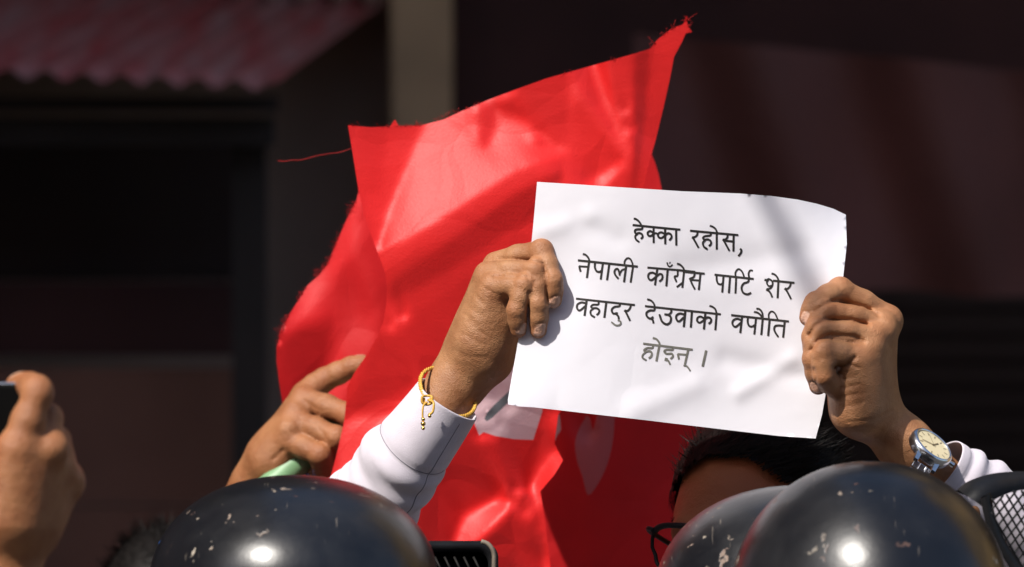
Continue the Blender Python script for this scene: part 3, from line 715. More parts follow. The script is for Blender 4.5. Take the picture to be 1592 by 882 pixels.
class Body:
    """one continuous mesh collected from several fields"""
    def __init__(s): s.mb = MB(); s.a = {k: [] for k in ('nail', 'red', 'dark', 'white')}
    def add(s, v, F, **at):
        s.mb.add(v, F)
        for k in s.a: s.a[k].append(np.asarray(at[k]) if k in at else np.zeros(len(v)))
    def build(s, m, parent): return obj('body', s.mb, m, parent, attrs={k: np.concatenate(x) for k, x in s.a.items()})

def figure_prims(base, H, yaw, arms, grow=0.):
    """coarse skeleton of a standing figure. arms: list of (shoulder, elbow, wrist) in world space; None = hanging"""
    s = H / 1.75; c, sn = math.cos(yaw), math.sin(yaw); base = np.asarray(base, float)
    def W(x, y, z): return base + np.array([c * x - sn * y, sn * x + c * y, z]) * np.array([s, s, s])
    g = grow; legs = []; torso = []; arm = []
    for e in (-1, 1):
        legs += [('c', W(e * .09, 0, .90), W(e * .10, -.015, .50), .082 + g, .056 + g, .03), ('c', W(e * .10, -.015, .50), W(e * .105, .02, .10), .054 + g, .040 + g, .02)]
    legs += [('c', W(-.07, 0, .94), W(.07, 0, .94), .10 + g, .10 + g, .04)]
    torso += [('c', W(-.065, .005, .98), W(.065, .005, .98), .105 + g, .105 + g, .05), ('c', W(-.075, .01, 1.22), W(.075, .01, 1.22), .115 + g, .115 + g, .10), ('c', W(-.14, .015, 1.40), W(.14, .015, 1.40), .075 + g, .075 + g, .08), ('c', W(0, .01, 1.35), W(0, .02, 1.45), .085 + g, .065 + g, .08)]
    sh = []
    for k, e in enumerate((-1, 1)):
        a = arms[k] if arms else None
        if a is None: a = (W(e * .185, .015, 1.395), W(e * .24, .03, 1.10), W(e * .235, -.06, .86))
        else: a = tuple(np.asarray(x) for x in a)
        arm += [('c', a[0], a[1], .053 + g, .043 + g, .03), ('c', a[1], a[2], .042 + g, .029 + g, .015)]; sh.append(a)
    neck = [('c', W(0, .02, 1.42), W(0, -.0, 1.55), .056, .054, .03)]
    feet = [('c', W(e * .105, .03, .045), W(e * .12, -.13, .035), .042, .032, .03) for e in (-1, 1)]
    return dict(legs=legs, torso=torso, arms=arm, neck=neck, feet=feet, sh=sh, W=W, s=s)
def head_prims(M, O):
    """M: 3x3 head rotation (columns), O: centre between the eyes' height"""
    T = lambda x, y, z: O + M @ np.array([x, y, z], float)
    L = [('e', T(0, .018, .040), (.074, .094, .083), .01, M), ('e', T(0, -.025, -.03), (.062, .072, .085), .03, M), ('e', T(0, -.03, -.078), (.047, .052, .038), .03, M),
         ('c', T(-.036, -.074, .022), T(.036, -.074, .022), .014, .014, .02), ('e', T(0, -.038, .034), (.055, .040, .034), .02, M)]
    L += [('x', T(e * .032, -.100, -.001), (.018, .018, .013), .012, M) for e in (-1, 1)]
    L += [('e', T(e * .0315, -.079, -.001), (.0128,) * 3, .002, M) for e in (-1, 1)]
    L += [('c', T(0, -.088, .010), T(0, -.106, -.032), .008, .012, .012)] + [('e', T(e * .012, -.097, -.035), (.009, .010, .008), .006, M) for e in (-1, 1)]
    L += [('c', T(-.018, -.086, -.060), T(.018, -.086, -.060), .006, .006, .006), ('c', T(-.016, -.084, -.070), T(.016, -.084, -.070), .007, .007, .006), ('e', T(0, -.078, -.100), (.022, .018, .016), .015, M)]
    L += [('e', T(e * .060, -.045, -.030), (.02, .03, .02), .03, M) for e in (-1, 1)]
    L += [('e', T(e * .076, .012, -.008), (.009, .018, .031), .006, M) for e in (-1, 1)]
    return L
def clothes(root, fig, top, bottom, topname, sleeves=True, h=.012, torso=True):
    pr = figure_prims(*fig['args'], grow=.014)
    if torso:
        mb = MB(); v, F = prim_mesh(pr['torso'] + (pr['arms'] if sleeves is True else pr['arms'][0:1] + pr['arms'][2:3] if sleeves == 'upper' else []), h); mb.add(v, F); obj(topname, mb, top, root)
    mb = MB(); v, F = prim_mesh(pr['legs'], h); mb.add(v, F); obj('trousers', mb, bottom, root)
    mb = MB()
    for p in figure_prims(*fig['args'], grow=.0)['feet']:
        v, F = prim_mesh([('c', p[1], p[2], p[3] + .012, p[4] + .012, .02)], .01); v[:, 2] = np.maximum(v[:, 2], .003); mb.add(v, F)
    obj('shoes', mb, SHOE, root)
def strands(mb, n, center, M, rad, region, length, lay, wd=.0011, seed=1, spread=.25, seg=3, lift=.35):
    """short hair: thin bent ribbons rooted on an ellipsoid. region(local unit vector)->bool ; lay(local unit)->local direction"""
    r = np.random.default_rng(seed); k = 0
    while k < n:
        u = r.normal(size=3); u /= np.linalg.norm(u)
        if not region(u): continue
        k += 1
        p = np.array(u) * rad; nn = u / np.asarray(rad); nn /= np.linalg.norm(nn)
        d = np.asarray(lay(u), float) + r.normal(size=3) * spread; L = length * r.uniform(.6, 1.3)
        pts = [p * .985]
        for i in range(seg):
            t = (i + 1) / seg; dd = nn * (1 - t) * lift + d; dd /= np.linalg.norm(dd); q = pts[-1] + dd * L / seg
            e = np.linalg.norm(q / rad)
            if e < 1.01: q = q / e * 1.01
            pts.append(q)
        pts = np.array([center + M @ q for q in pts]); T = pts[-1] - pts[0]; T /= np.linalg.norm(T) + 1e-9; sd_ = np.cross(T, M @ nn); sd_ /= np.linalg.norm(sd_) + 1e-9
        V = []; F = []
        for i, q in enumerate(pts):
            ww = wd * (1 - i / seg) ** .6 * .5 + .00008; V += [q - sd_ * ww, q + sd_ * ww]
            if i: F.append((2 * i - 2, 2 * i - 1, 2 * i + 1, 2 * i))
        mb.add(V, F)
def rotz(a): c, s = math.cos(a), math.sin(a); return np.array([[c, -s, 0], [s, c, 0], [0, 0, 1.]])
def rotx(a): c, s = math.cos(a), math.sin(a); return np.array([[1., 0, 0], [0, c, -s], [0, s, c]])
def roty(a): c, s = math.cos(a), math.sin(a); return np.array([[c, 0, s], [0, 1., 0], [-s, 0, c]])

# ---- the man who holds the paper
HEAD_O = P(1162, 856, 5.205); HM = rotz(R(-24))
base = np.array([HEAD_O[0] + .04, HEAD_O[1] + .06, 0]); H1 = 1.80
hand1_wrist = P(716, 590, 5.02); elb1 = P(470, 905, 5.12); sh1 = P(880, 1165, 5.32)
hand2_wrist = P(1372, 648, 5.03); elb2 = P(1735, 905, 5.14); sh2 = P(1470, 1165, 5.36)
FA = (base, H1, 0.0, [(sh1, elb1, P(665, 655, 5.03)), (sh2, elb2, P(1560, 815, 5.07))])
man = thing('person', base, 'man in glasses and white sweatshirt raising the printed paper with both hands', 'person')
bd = Body()
f1 = figure_prims(*FA)
v, F = prim_mesh(f1['torso'] + f1['arms'] + f1['neck'] + f1['legs'] + f1['feet'], .010); bd.add(v, F)
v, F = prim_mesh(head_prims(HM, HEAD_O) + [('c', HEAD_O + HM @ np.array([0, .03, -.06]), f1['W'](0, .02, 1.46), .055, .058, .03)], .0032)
loc = (v - HEAD_O) @ HM; wh = np.zeros(len(v)); dk = np.zeros(len(v)); rd = np.zeros(len(v))
for e in (-1, 1):
    q = loc - np.array([e * .0315, -.079, -.001]); fr = q / .0128
    on = (np.abs(np.linalg.norm(fr, axis=1) - 1) < .12) & (fr[:, 1] < -.5) & (np.abs(fr[:, 2]) < .42); wh[on] = .8
    ir = on & (np.hypot(fr[:, 0], fr[:, 2]) < .48); dk[ir] = 1; wh[ir] = 0
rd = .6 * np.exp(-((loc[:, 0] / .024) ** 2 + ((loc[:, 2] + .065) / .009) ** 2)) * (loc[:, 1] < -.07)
bd.add(v, F, white=wh, dark=dk, red=np.maximum(rd, 1.))  # shade put into the head's colour: redder and darker than the hands

# his right hand (left in the photo): fingers over the front of the sheet, thumb behind it
def Q(l): return [P(*x) for x in l]
def HR(*r): return [x * 1e-3 for x in r]
palm = [(P(640, 690, 5.035), P(716, 588, 5.048), .0265, .0250, .02), (P(716, 588, 5.048), P(752, 520, 5.038), .0250, .0235, .02),
        (P(742, 530, 5.023), P(768, 448, 5.010), .022, .0155, .018), (P(735, 535, 5.048), P(757, 440, 5.034), .022, .0155, .018), (P(740, 540, 5.058), P(770, 425, 5.056), .022, .015, .018),
        (P(758, 560, 5.028), P(782, 500, 5.020), .018, .014, .02), (P(765, 560, 5.058), P(800, 500, 5.063), .020, .015, .02)]
fing = [(Q([(768, 446, 5.008), (817, 442, 4.988), (803, 482, 4.987), (806, 513, 4.995)]), HR(11.4, 10.0, 8.8, 8.0)),
        (Q([(757, 425, 5.026), (833, 419, 4.994), (837, 472, 4.988), (837, 513, 4.995)]), HR(12.0, 10.7, 9.4, 8.6)),
        (Q([(770, 410, 5.042), (842, 390, 5.006), (858, 436, 4.992), (860, 466, 4.996)]), HR(11.8, 11.0, 9.8, 8.9)),
        (Q([(782, 408, 5.058), (835, 392, 5.034), (862, 418, 5.028), (868, 440, 5.024)]), HR(11, 10.0, 8.6, 7.2)),
        (Q([(775, 540, 5.060), (825, 480, 5.056), (860, 445, 5.036)]), HR(14, 11, 8.5))]
nl = [(P(864, 471, 4.988), (.55, -.75, .12), P(862, 474, 4.98) - P(858, 440, 4.98), .0058, .0052), (P(841, 513, 4.987), (.50, -.80, .1), P(837, 517, 4.98) - P(836, 480, 4.98), .0056, .0052),
      (P(814, 511, 4.988), (.85, -.45, .05), P(806, 517, 4.98) - P(803, 485, 4.98), .0052, .0044)]
gr = [(Q([(768, 430, 5.0), (798, 432, 5.0), (820, 431, 4.99), (828, 446, 4.99)]), .0015, .0020), (Q([(776, 402, 5.0), (815, 404, 5.0), (844, 410, 4.99), (851, 430, 4.99), (850, 472, 4.99)]), .0015, .0022), (Q([(821, 455, 4.99), (822, 500, 4.99)]), .0015, .0018), (Q([(752, 447, 4.97), (768, 456, 4.96), (790, 462, 4.955)]), .0016, .0026), (Q([(745, 440, 4.98), (758, 452, 4.97)]), .0014, .0016), (Q([(748, 470, 4.98), (765, 490, 4.97)]), .0013, .0010), (Q([(740, 480, 4.985), (762, 505, 4.97)]), .0013, .0010),
      (Q([(727, 500, 4.99), (752, 520, 4.975)]), .0014, .0010), (Q([(720, 520, 4.99), (748, 535, 4.98)]), .0014, .0011), (Q([(706, 545, 5.0), (728, 556, 4.99), (758, 556, 4.98)]), .0016, .0006), (Q([(722, 470, 5.0), (742, 490, 4.99)]), .0012, .0007), (Q([(718, 485, 5.0), (744, 508, 4.99)]), .0012, .0008), (Q([(735, 455, 5.0), (752, 472, 4.99)]), .0012, .0007), (Q([(745, 515, 5.0), (770, 530, 4.99)]), .0012, .0006), (Q([(770, 520, 4.97), (785, 545, 4.98)]), .0014, .0008),
      (Q([(828, 440, 4.965), (848, 432, 4.968)]), .0012, .0008), (Q([(826, 474, 4.965), (847, 470, 4.965)]), .0011, .0009), (Q([(829, 480, 4.965), (846, 477, 4.965)]), .001, .0006), (Q([(846, 438, 4.97), (868, 430, 4.97)]), .0011, .0009), (Q([(848, 444, 4.97), (868, 437, 4.97)]), .001, .0006),
      (Q([(795, 484, 4.96), (813, 480, 4.96)]), .0011, .0008), (Q([(808, 452, 4.955), (828, 448, 4.955)]), .001, .0006)]
v, F, na, re_ = hand_mesh(palm, fing, gr, nl)
keep = None
bd.add(v, F, nail=na, red=re_)

# his left hand (right in the photo) with the watch
palm = [(P(1500, 782, 5.05), P(1408, 694, 5.04), .0250, .0235, .02), (P(1408, 692, 5.04), P(1350, 634, 5.03), .0235, .0255, .02), (P(1340, 640, 5.02), P(1336, 600, 5.01), .0245, .022, .02),
        (P(1352, 615, 5.035), P(1372, 512, 5.03), .0225, .0135, .02), (P(1346, 620, 5.02), P(1368, 520, 5.012), .0225, .014, .02), (P(1338, 625, 5.005), P(1352, 540, 4.992), .0225, .0145, .02),
        (P(1328, 640, 4.995), P(1330, 562, 4.980), .0205, .0145, .018), (P(1330, 630, 5.03), P(1310, 590, 5.035), .02, .014, .02), (P(1320, 600, 5.01), P(1306, 572, 4.998), .018, .014, .012)]
fing = [(Q([(1330, 556, 4.982), (1279, 546, 4.964), (1281, 584, 4.966), (1297, 606, 4.980)]), HR(12.6, 11.0, 10.0, 8.8)),
        (Q([(1356, 522, 4.994), (1272, 512, 4.974), (1265, 558, 4.974), (1272, 600, 4.983)]), HR(12.6, 11.2, 10.2, 9.0)),
        (Q([(1370, 502, 5.012), (1279, 483, 4.988), (1264, 524, 4.979), (1267, 560, 4.984)]), HR(12.6, 11.4, 10.2, 9.0)),
        (Q([(1377, 492, 5.030), (1306, 450, 5.012), (1268, 471, 4.992), (1256, 494, 4.990)]), HR(12.2, 11.2, 10.0, 8.6)),
        (Q([(1325, 610, 5.045), (1290, 555, 5.05), (1262, 520, 5.034)]), HR(14, 11, 8.5))]
nl = [(P(1252, 494, 4.983), (-.75, -.6, .1), P(1256, 500, 4.99) - P(1268, 474, 4.99), .0056, .0046), (P(1268, 603, 4.976), (-.7, -.7, 0), P(1272, 604, 4.98) - P(1265, 570, 4.98), .0052, .0046)]
gr = [(Q([(1268, 484, 4.97), (1284, 473, 4.97), (1304, 467, 4.98), (1345, 477, 5.0), (1366, 490, 5.0)]), .0020, .0026), (Q([(1258, 522, 4.97), (1268, 506, 4.97), (1283, 497, 4.97), (1325, 497, 4.98), (1350, 506, 4.99)]), .0020, .0026),
      (Q([(1262, 545, 4.96), (1272, 530, 4.96), (1290, 521, 4.96), (1330, 523, 4.96), (1345, 532, 4.96)]), .0020, .0026), (Q([(1266, 575, 4.96), (1270, 598, 4.96)]), .0014, .0014), (Q([(1300, 572, 4.96), (1318, 568, 4.95), (1332, 556, 4.95)]), .0020, .0030), (Q([(1318, 565, 4.96), (1335, 572, 4.96)]), .0014, .0014), (Q([(1312, 590, 4.97), (1332, 584, 4.97)]), .0013, .0009), (Q([(1308, 604, 4.97), (1334, 598, 4.97)]), .0013, .0009),
      (Q([(1306, 618, 4.97), (1336, 612, 4.97)]), .0013, .0009), (Q([(1308, 634, 4.98), (1340, 626, 4.97)]), .0013, .0008), (Q([(1318, 655, 4.99), (1360, 652, 4.99), (1385, 640, 5.0)]), .0018, .0010), (Q([(1330, 666, 5.0), (1372, 668, 5.0)]), .0015, .0008),
      (Q([(1322, 548, 4.95), (1338, 536, 4.955)]), .0012, .0008), (Q([(1287, 540, 4.95), (1290, 556, 4.95)]), .0010, .0006), (Q([(1293, 540, 4.95), (1297, 556, 4.95)]), .0010, .0006)]
bp = [(P(1302, 577, 4.993), np.array([.011, .008, .011]), .004), (P(1384, 497, 5.026), np.array([.0125, .0125, .0125]), .010), (P(1374, 512, 5.004), np.array([.012, .012, .012]), .010)]
v, F, na, re_ = hand_mesh(palm, fing, gr, nl, bumps=bp)
bd.add(v, F, nail=na, red=re_)
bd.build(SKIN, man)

# hair, brows
mb = MB(); hc = HEAD_O + HM @ np.array([0, .020, .043]); hr = np.array([.0825, .1015, .0930])
def hair_region(u):
    if u[2] < -.45: return False
    fy = -u[1]
    line = .55 - .66 * max(0, abs(u[0]) - .28)
    return not (fy > .18 and u[2] < line) and not (abs(u[0]) > .86 and u[2] < -.02 and fy > -.15)
ub = []; nu, nv = 64, 40; idx = {}; V = []; F = []
for j in range(nv + 1):
    t = math.pi * j / nv
    for i in range(nu):
        f = 2 * math.pi * i / nu; u = np.array([math.sin(t) * math.cos(f), math.sin(t) * math.sin(f), math.cos(t)]); V.append(hc + HM @ (u * hr * (1 + .012 * math.sin(i * 2.1) * math.sin(j * 1.7)))); ub.append(u)
for j in range(nv):
    for i in range(nu):
        q = (j * nu + i, (j + 1) * nu + i, (j + 1) * nu + (i + 1) % nu, j * nu + (i + 1) % nu)
        if all(hair_region(ub[k]) for k in q): F.append(q)
mb.add(V, F)
strands(mb, 6500, hc, HM, hr, hair_region, .026, lambda u: np.array([.85, .10, .30]) if -.45 < u[0] < .8 else np.array([.25, .5, .55]) if u[2] > .25 else np.array([0, .5, -.6]), seed=4, spread=.13, lift=.10)
strands(mb, 700, hc, HM, hr, lambda u: hair_region(u) and (u[2] > .3) and -u[1] > .15, .020, lambda u: np.array([.5 if u[0] > -.4 else .1, .15, .5]), seed=5, spread=.25, lift=.2)
for e in (-1, 1):   # brows
    for k in range(170):
        t = random.random(); x = e * (.014 + .036 * t); z = .0265 + .006 * math.sin(t * 2.4) + random.uniform(-.0035, .0035) * (1 - .4 * t)
        y = -.0855 + .020 * t * t; p = np.array([x, y - .0015, z]); q = p + np.array([e * .007, .002, random.uniform(-.001, .003)])
        a_, b_ = HEAD_O + HM @ p, HEAD_O + HM @ q; s_ = np.array([0, 0, .0005]); mb.add([a_ - s_, a_ + s_, b_], [(0, 1, 2)])
obj('hair', mb, HAIRM, man)

# glasses: two rims, bridge, hinges, temples
gl = MB(); LG = lambda x, y, z: HEAD_O + HM @ np.array([x, y, z], float)
lens = MB()
for e in (-1, 1):
    rim = [];
    for k in range(40):
        a = 2 * math.pi * k / 40; ca, sa = math.cos(a), math.sin(a)
        x = .0345 + .027 * np.sign(ca) * abs(ca) ** .55; z = .006 + .0225 * np.sign(sa) * abs(sa) ** .6
        x += .004 * (z > 0) * (ca); rim.append(LG(e * x, -.104 + .10 * (x / .06) ** 2 * .12 - .0, z))
    tube(gl, rim, .0021, 6, closed=True)
    top = [q for q in rim if ((q - HEAD_O) @ HM)[2] > .018]; top.sort(key=lambda q: ((q - HEAD_O) @ HM)[0]); tube(gl, top, .0033, 6)
    tube(gl, cr([LG(e * .0625, -.094, .023), LG(e * .0705, -.088, .0245), LG(e * .0745, -.070, .0195), LG(e * .077, -.01, .004), LG(e * .078, .028, -.006), LG(e * .074, .05, -.03)], 5), .0025, 6)
    c_ = LG(e * .0345, -.101, -.006)
tube(gl, cr([LG(-.0085, -.105, .003), LG(0, -.109, .006), LG(.0085, -.105, .003)], 5), .0017, 6)
obj('glasses', gl, BLACK_PLASTIC, man)

# white sweatshirt: torso and upper sleeves, two raised forearm sleeves with cuffs and folds
def sleeve(mb, axis, radii, seed, folds, squash=.9, nseg=56, n=70, cuff=.055):
    ax = cr(axis, 24); s = np.concatenate([[0], np.cumsum(np.linalg.norm(np.diff(ax, axis=0), axis=1))]); L = s[-1]
    t = np.linspace(0, L, n); C = np.stack([np.interp(t, s, ax[:, k]) for k in range(3)], 1)
    sr = np.linspace(0, L, len(radii)); rad = np.interp(t, sr, radii); T = np.gradient(C, axis=0); T /= np.linalg.norm(T, axis=1)[:, None]
    a, b, _ = frame(T[0], (0, -1, 0)); V = []; r = np.random.default_rng(seed); ph = r.uniform(0, 6.28, 12)
    for i in range(n):
        a = a - (a @ T[i]) * T[i]; a /= np.linalg.norm(a); b = np.cross(T[i], a); th = np.arange(nseg) / nseg * 2 * np.pi
        rr = np.full(nseg, rad[i]); u = t[i]
        soft = np.clip((u - cuff) / .02, 0, 1)
        for k, (amp, fq, tw) in enumerate(folds): rr += soft * amp * np.sin(fq * u + tw * np.sin(th + ph[k]) + ph[k + 4]) * (.55 + .45 * np.cos(th - ph[k + 3]))
        rr += .0010 * np.sin(3 * th + ph[1] + u * 40)
        rr -= .0022 * np.exp(-((u - cuff) / .0028) ** 2); rr += .0025 * np.exp(-((u - cuff - .012) / .008) ** 2)
        V.append(C[i] + rr[:, None] * (np.cos(th)[:, None] * a + squash * np.sin(th)[:, None] * b))
    V = np.array(V)
    # turned lip and inner wall at the cuff
    lip = [C[0] + (V[0] - C[0]) * q - T[0] * o_ for q, o_ in ((.99, .0012), (.965, .0016), (.945, .0002), (.93, -.02), (.92, -.06))][::-1]
    V = np.concatenate([np.array(lip), V]); m = len(V); F = []
    for i in range(m - 1):
        for k in range(nseg):
            l = (k + 1) % nseg; F.append((i * nseg + k, i * nseg + l, (i + 1) * nseg + l, (i + 1) * nseg + k))
    mb.add(V.reshape(-1, 3), F); return C, V[len(lip):], t
shirt = MB()
g = figure_prims(*FA, grow=.016)
v, F = prim_mesh(g['torso'] + [g['arms'][0], g['arms'][2]] + [('c', elb1, P(545, 815, 5.09), .052, .046, .03), ('c', elb2, P(1640, 840, 5.10), .052, .044, .03)], .009); shirt.add(v, F)
CA, VA, tA = sleeve(shirt, [P(694, 622, 5.025), P(640, 700, 5.04), P(565, 800, 5.09), P(500, 880, 5.11)], [.0335, .0370, .0425, .0445, .046, .050], 3, [(.0026, 95, 1.2), (.0020, 170, 2.2), (.0016, 60, 3), (.0009, 310, 2)], 1.0, cuff=.060)
CB, VB, tB = sleeve(shirt, [P(1463, 728, 5.045), P(1512, 764, 5.06), P(1620, 832, 5.09), P(1700, 890, 5.11)], [.0315, .036, .041, .045, .048], 8, [(.0026, 130, 1.6), (.0016, 230, 2.4), (.002, 70, 3)], 1.0, cuff=.012)
sw = obj('sweatshirt', shirt, WHITE_KNIT, man)
sm = MB(); k = int(np.argmin(abs(tA - .060)))
ring = VA[k] + (VA[k] - CA[k]) / np.linalg.norm(VA[k] - CA[k], axis=1)[:, None] * .0002
tube(sm, ring, .0005, 5, closed=True)
dn = VA - CA[:, None]; dn /= np.linalg.norm(dn, axis=2)[:, :, None]
# lengthwise seam on the side that faces the camera's right
side = np.argmax(dn[5] @ (np.array([.72, -.62, .05])))
tube(sm, VA[2:, side] + dn[2:, side] * .0001, .0004, 5)
obj('seam', sm, SEAM, sw)

# cord bracelet
bc = P(699, 606, 5.022); axd = P(716, 588, 5.02) - P(640, 690, 5.035); axd /= np.linalg.norm(axd)
a_, b_, _ = frame(axd, (0, -1, 0)); th = np.linspace(0, 2 * np.pi, 90, endpoint=False)
tilt = .012
ringc = [bc + .0300 * math.cos(t) * a_ + .0300 * math.sin(t) * b_ + axd * (-.013 * math.sin(t) - .003) for t in th]
br = MB()
for ph in (0, 2 * math.pi / 3, 4 * math.pi / 3):
    tube(br, [q + (q - bc) / np.linalg.norm(q - bc) * .0011 * math.cos(40 * t / 2 + ph) + axd * .0011 * math.sin(40 * t / 2 + ph) for q, t in zip(ringc, th)], .00115, 5, closed=True)
bo = obj('bracelet', br, GOLD, man)
kn = P(664, 622, 4.976)
km = MB()
for s_ in (1, -1):
    tube(km, cr([kn + np.array([.0005 * s_, 0, .004]), kn + np.array([.0045 * s_, -.003, .003]), kn + np.array([.004 * s_, -.003, -.003]), kn + np.array([-.002 * s_, -.002, -.004]), kn + np.array([-.003 * s_, -.001, .002])], 6), .0013, 6)
tube(km, cr([kn + np.array([.001, -.002, 0]), P(674, 626, 4.968), P(673, 640, 4.966), P(667, 645, 4.967)], 6), .0013, 6)
tube(km, cr([kn + np.array([0, -.002, -.002]), P(658, 632, 4.969), P(657, 648, 4.968), P(658, 664, 4.968)], 6), .0010, 6)
obj('knot', km, GOLD, bo)
bm_ = MB()
for q in ((658, 652), (658, 659), (658, 666), (668, 647)):
    ball(bm_, P(*q, 4.967), .0019 if q[1] != 659 else .0024, 10, 7)
obj('bead', bm_, GOLDM, bo)

# wrist watch
wc = P(1450, 693, 5.003); wn = np.array([.56, -.45, .70]); wn /= np.linalg.norm(wn)
fa = P(1500, 745, 5.05) - P(1410, 676, 5.04); fa -= (fa @ wn) * wn; fa /= np.linalg.norm(fa); wy = np.cross(wn, fa)   # fa: 3 o'clock along the arm, wy: towards 12
WM = np.stack([fa, wy, wn], 1); WL = lambda x, y, z: wc + WM @ np.array([x, y, z], float) * 1.10
def lathe(mb, prof, n=48, mi=0):
    V = [WL(r * math.cos(2 * math.pi * k / n), r * math.sin(2 * math.pi * k / n), z) for r, z in prof for k in range(n)]; F = []
    for i in range(len(prof) - 1):
        for k in range(n): l = (k + 1) % n; F.append((i * n + k, i * n + l, (i + 1) * n + l, (i + 1) * n + k))
    mb.add(V, F, mi)
cs = MB(); lathe(cs, [(.0001, -.009), (.0190, -.009), (.0208, -.007), (.0212, -.0045), (.0212, -.002), (.0208, .0), (.0196, .0016), (.0182, .0022), (.0174, .0016), (.0172, .0006)])
for k in range(2):      # lugs
    for e in (-1, 1):
        box_v = [WL(x, (1 if k else -1) * y, z) for x, y, z in [(e * .007, .017, -.008), (e * .0115, .017, -.008), (e * .0110, .0262, -.0095), (e * .0075, .0262, -.0095), (e * .007, .017, -.002), (e * .0115, .017, -.002), (e * .0110, .0262, -.0065), (e * .0075, .0262, -.0065)]]
        cs.add(box_v, [(0, 3, 2, 1), (4, 5, 6, 7), (0, 1, 5, 4), (1, 2, 6, 5), (2, 3, 7, 6), (3, 0, 4, 7)])
tube(cs, [WL(.0205, 0, -.004), WL(.0255, 0, -.004)], [.0026, .003], 10)
wo = obj('wrist_watch', cs, STEEL, man); autosharp(wo, 30)
dm = MB(); dm.add([WL(0, 0, .0008)] + [WL(.0173 * math.cos(2 * math.pi * k / 48), .0173 * math.sin(2 * math.pi * k / 48), .0008) for k in range(48)], [(0, 1 + k, 1 + (k + 1) % 48) for k in range(48)])
obj('dial', dm, DIAL, wo, False)
mk = MB()
def bar(ang, r0, r1, wd, z, mi=0):
    c_, s_ = math.cos(ang), math.sin(ang)
    mk.add([WL(c_ * r - s_ * y, s_ * r + c_ * y, z) for r, y in ((r0, -wd), (r1, -wd), (r1, wd), (r0, wd))], [(0, 1, 2, 3)], mi)
for k in range(12): bar(k * math.pi / 6, .0118, .0152, .0005, .0010)
for k in range(60): bar(k * math.pi / 30, .0160, .0168, .00015, .0010)
obj('hour_marks', mk, DIALMARK, wo, False)
mk = MB(); bar(R(60), -.002, .0085, .0006, .0013); bar(R(200), -.002, .0128, .00045, .0015); bar(R(118), -.003, .014, .0002, .0016); obj('watch_hand', mk, DIALMARK, wo, False)
# steel link band round the wrist
wa = P(1450, 707, 5.046); ring = []
bd2 = MB(); cen = wc - wn * .037
for k in range(26):
    a = 2 * math.pi * (k + .5) / 26
    dv = math.sin(a) * wy + math.cos(a) * wn
    if math.cos(a) > .74: continue
    rr = .0345
    c_ = cen + dv * rr; tn = np.cross(fa, dv)
    for e, wdd in ((-.0068, .0030), (0, .0034), (.0068, .0030)):
        vs = [c_ + fa * (e + sx * wdd) + tn * sy * .0037 + dv * sz for sx in (-1, 1) for sy in (-1, 1) for sz in (-.0018, .0014 + (.0006 if e == 0 else 0))]
        bd2.add(vs, [(0, 1, 3, 2), (4, 6, 7, 5), (0, 4, 5, 1), (2, 3, 7, 6), (0, 2, 6, 4), (1, 5, 7, 3)])
bevel(obj('link_band', bd2, STEEL, wo, False), .0006, 2)

# clothes and shoes of the man with the paper
mb = MB(); v, F = prim_mesh(g['legs'], .012); mb.add(v, F); obj('trousers', mb, TROUSER, man)
mb = MB()
for p in f1['feet']:
    v, F = prim_mesh([('c', p[1], p[2], p[3] + .012, p[4] + .012, .02)], .01); v[:, 2] = np.maximum(v[:, 2], .003); mb.add(v, F)
obj('shoes', mb, SHOE, man)

# ---- the flag bearer: fist round the pole, blue cap
fb_head = P(420, 935, 5.66); base = np.array([fb_head[0], fb_head[1] + .03, 0])
wr = P(385, 738, 5.40)
FB = (base, 1.70, 0.3, [(base + np.array([-.18, .0, 1.37]), P(250, 1120, 5.62), P(345, 845, 5.56)), None])
bearer = thing('person', base, 'flag bearer behind the left helmet with his fist closed round a green pole', 'person')
bd = Body(); fg = figure_prims(*FB)
v, F = prim_mesh(fg['torso'] + fg['arms'] + fg['neck'] + fg['legs'] + fg['feet'], .011); bd.add(v, F)
HM2 = rotz(R(-40)); v, F = prim_mesh(head_prims(HM2, fb_head) + [('c', fb_head + HM2 @ np.array([0, .03, -.06]), fg['W'](0, .02, 1.46), .055, .058, .03)], .005); bd.add(v, F)
palm = [(P(318, 880, 5.56), P(404, 748, 5.53), .031, .0245, .02), (P(404, 748, 5.53), P(430, 704, 5.53), .0245, .0235, .02),
        (P(428, 708, 5.53), P(470, 624, 5.525), .0225, .0145, .02), (P(426, 708, 5.515), P(462, 644, 5.508), .0225, .0145, .02), (P(426, 714, 5.505), P(452, 668, 5.494), .0215, .014, .02), (P(430, 722, 5.505), P(448, 686, 5.490), .0195, .0135, .018)]
fing = [(Q([(448, 685, 5.484), (498, 707, 5.464), (502, 728, 5.482), (486, 736, 5.512)]), HR(12.0, 11.4, 10.4, 9)),
        (Q([(457, 653, 5.494), (523, 680, 5.466), (524, 706, 5.488), (506, 714, 5.518)]), HR(12.2, 11.8, 10.8, 9)),
        (Q([(471, 619, 5.508), (543, 645, 5.478), (552, 672, 5.500), (532, 686, 5.530)]), HR(12.4, 12.0, 10.8, 9)),
        (Q([(476, 612, 5.524), (505, 590, 5.530), (546, 571, 5.520), (574, 566, 5.515)]), HR(14, 12.2, 10.8, 9)),
        (Q([(430, 700, 5.55), (470, 690, 5.565), (505, 668, 5.56)]), HR(15, 12, 10))]
gr = [(Q([(465, 650, 5.470), (490, 660, 5.465), (515, 690, 5.460)]), .0016, .0010), (Q([(472, 625, 5.480), (500, 640, 5.470)]), .0016, .0009), (Q([(425, 715, 5.490), (440, 700, 5.475)]), .002, .0016), (Q([(508, 662, 5.455), (520, 654, 5.455)]), .0011, .0007), (Q([(448, 668, 5.470), (460, 676, 5.465)]), .0014, .001)]
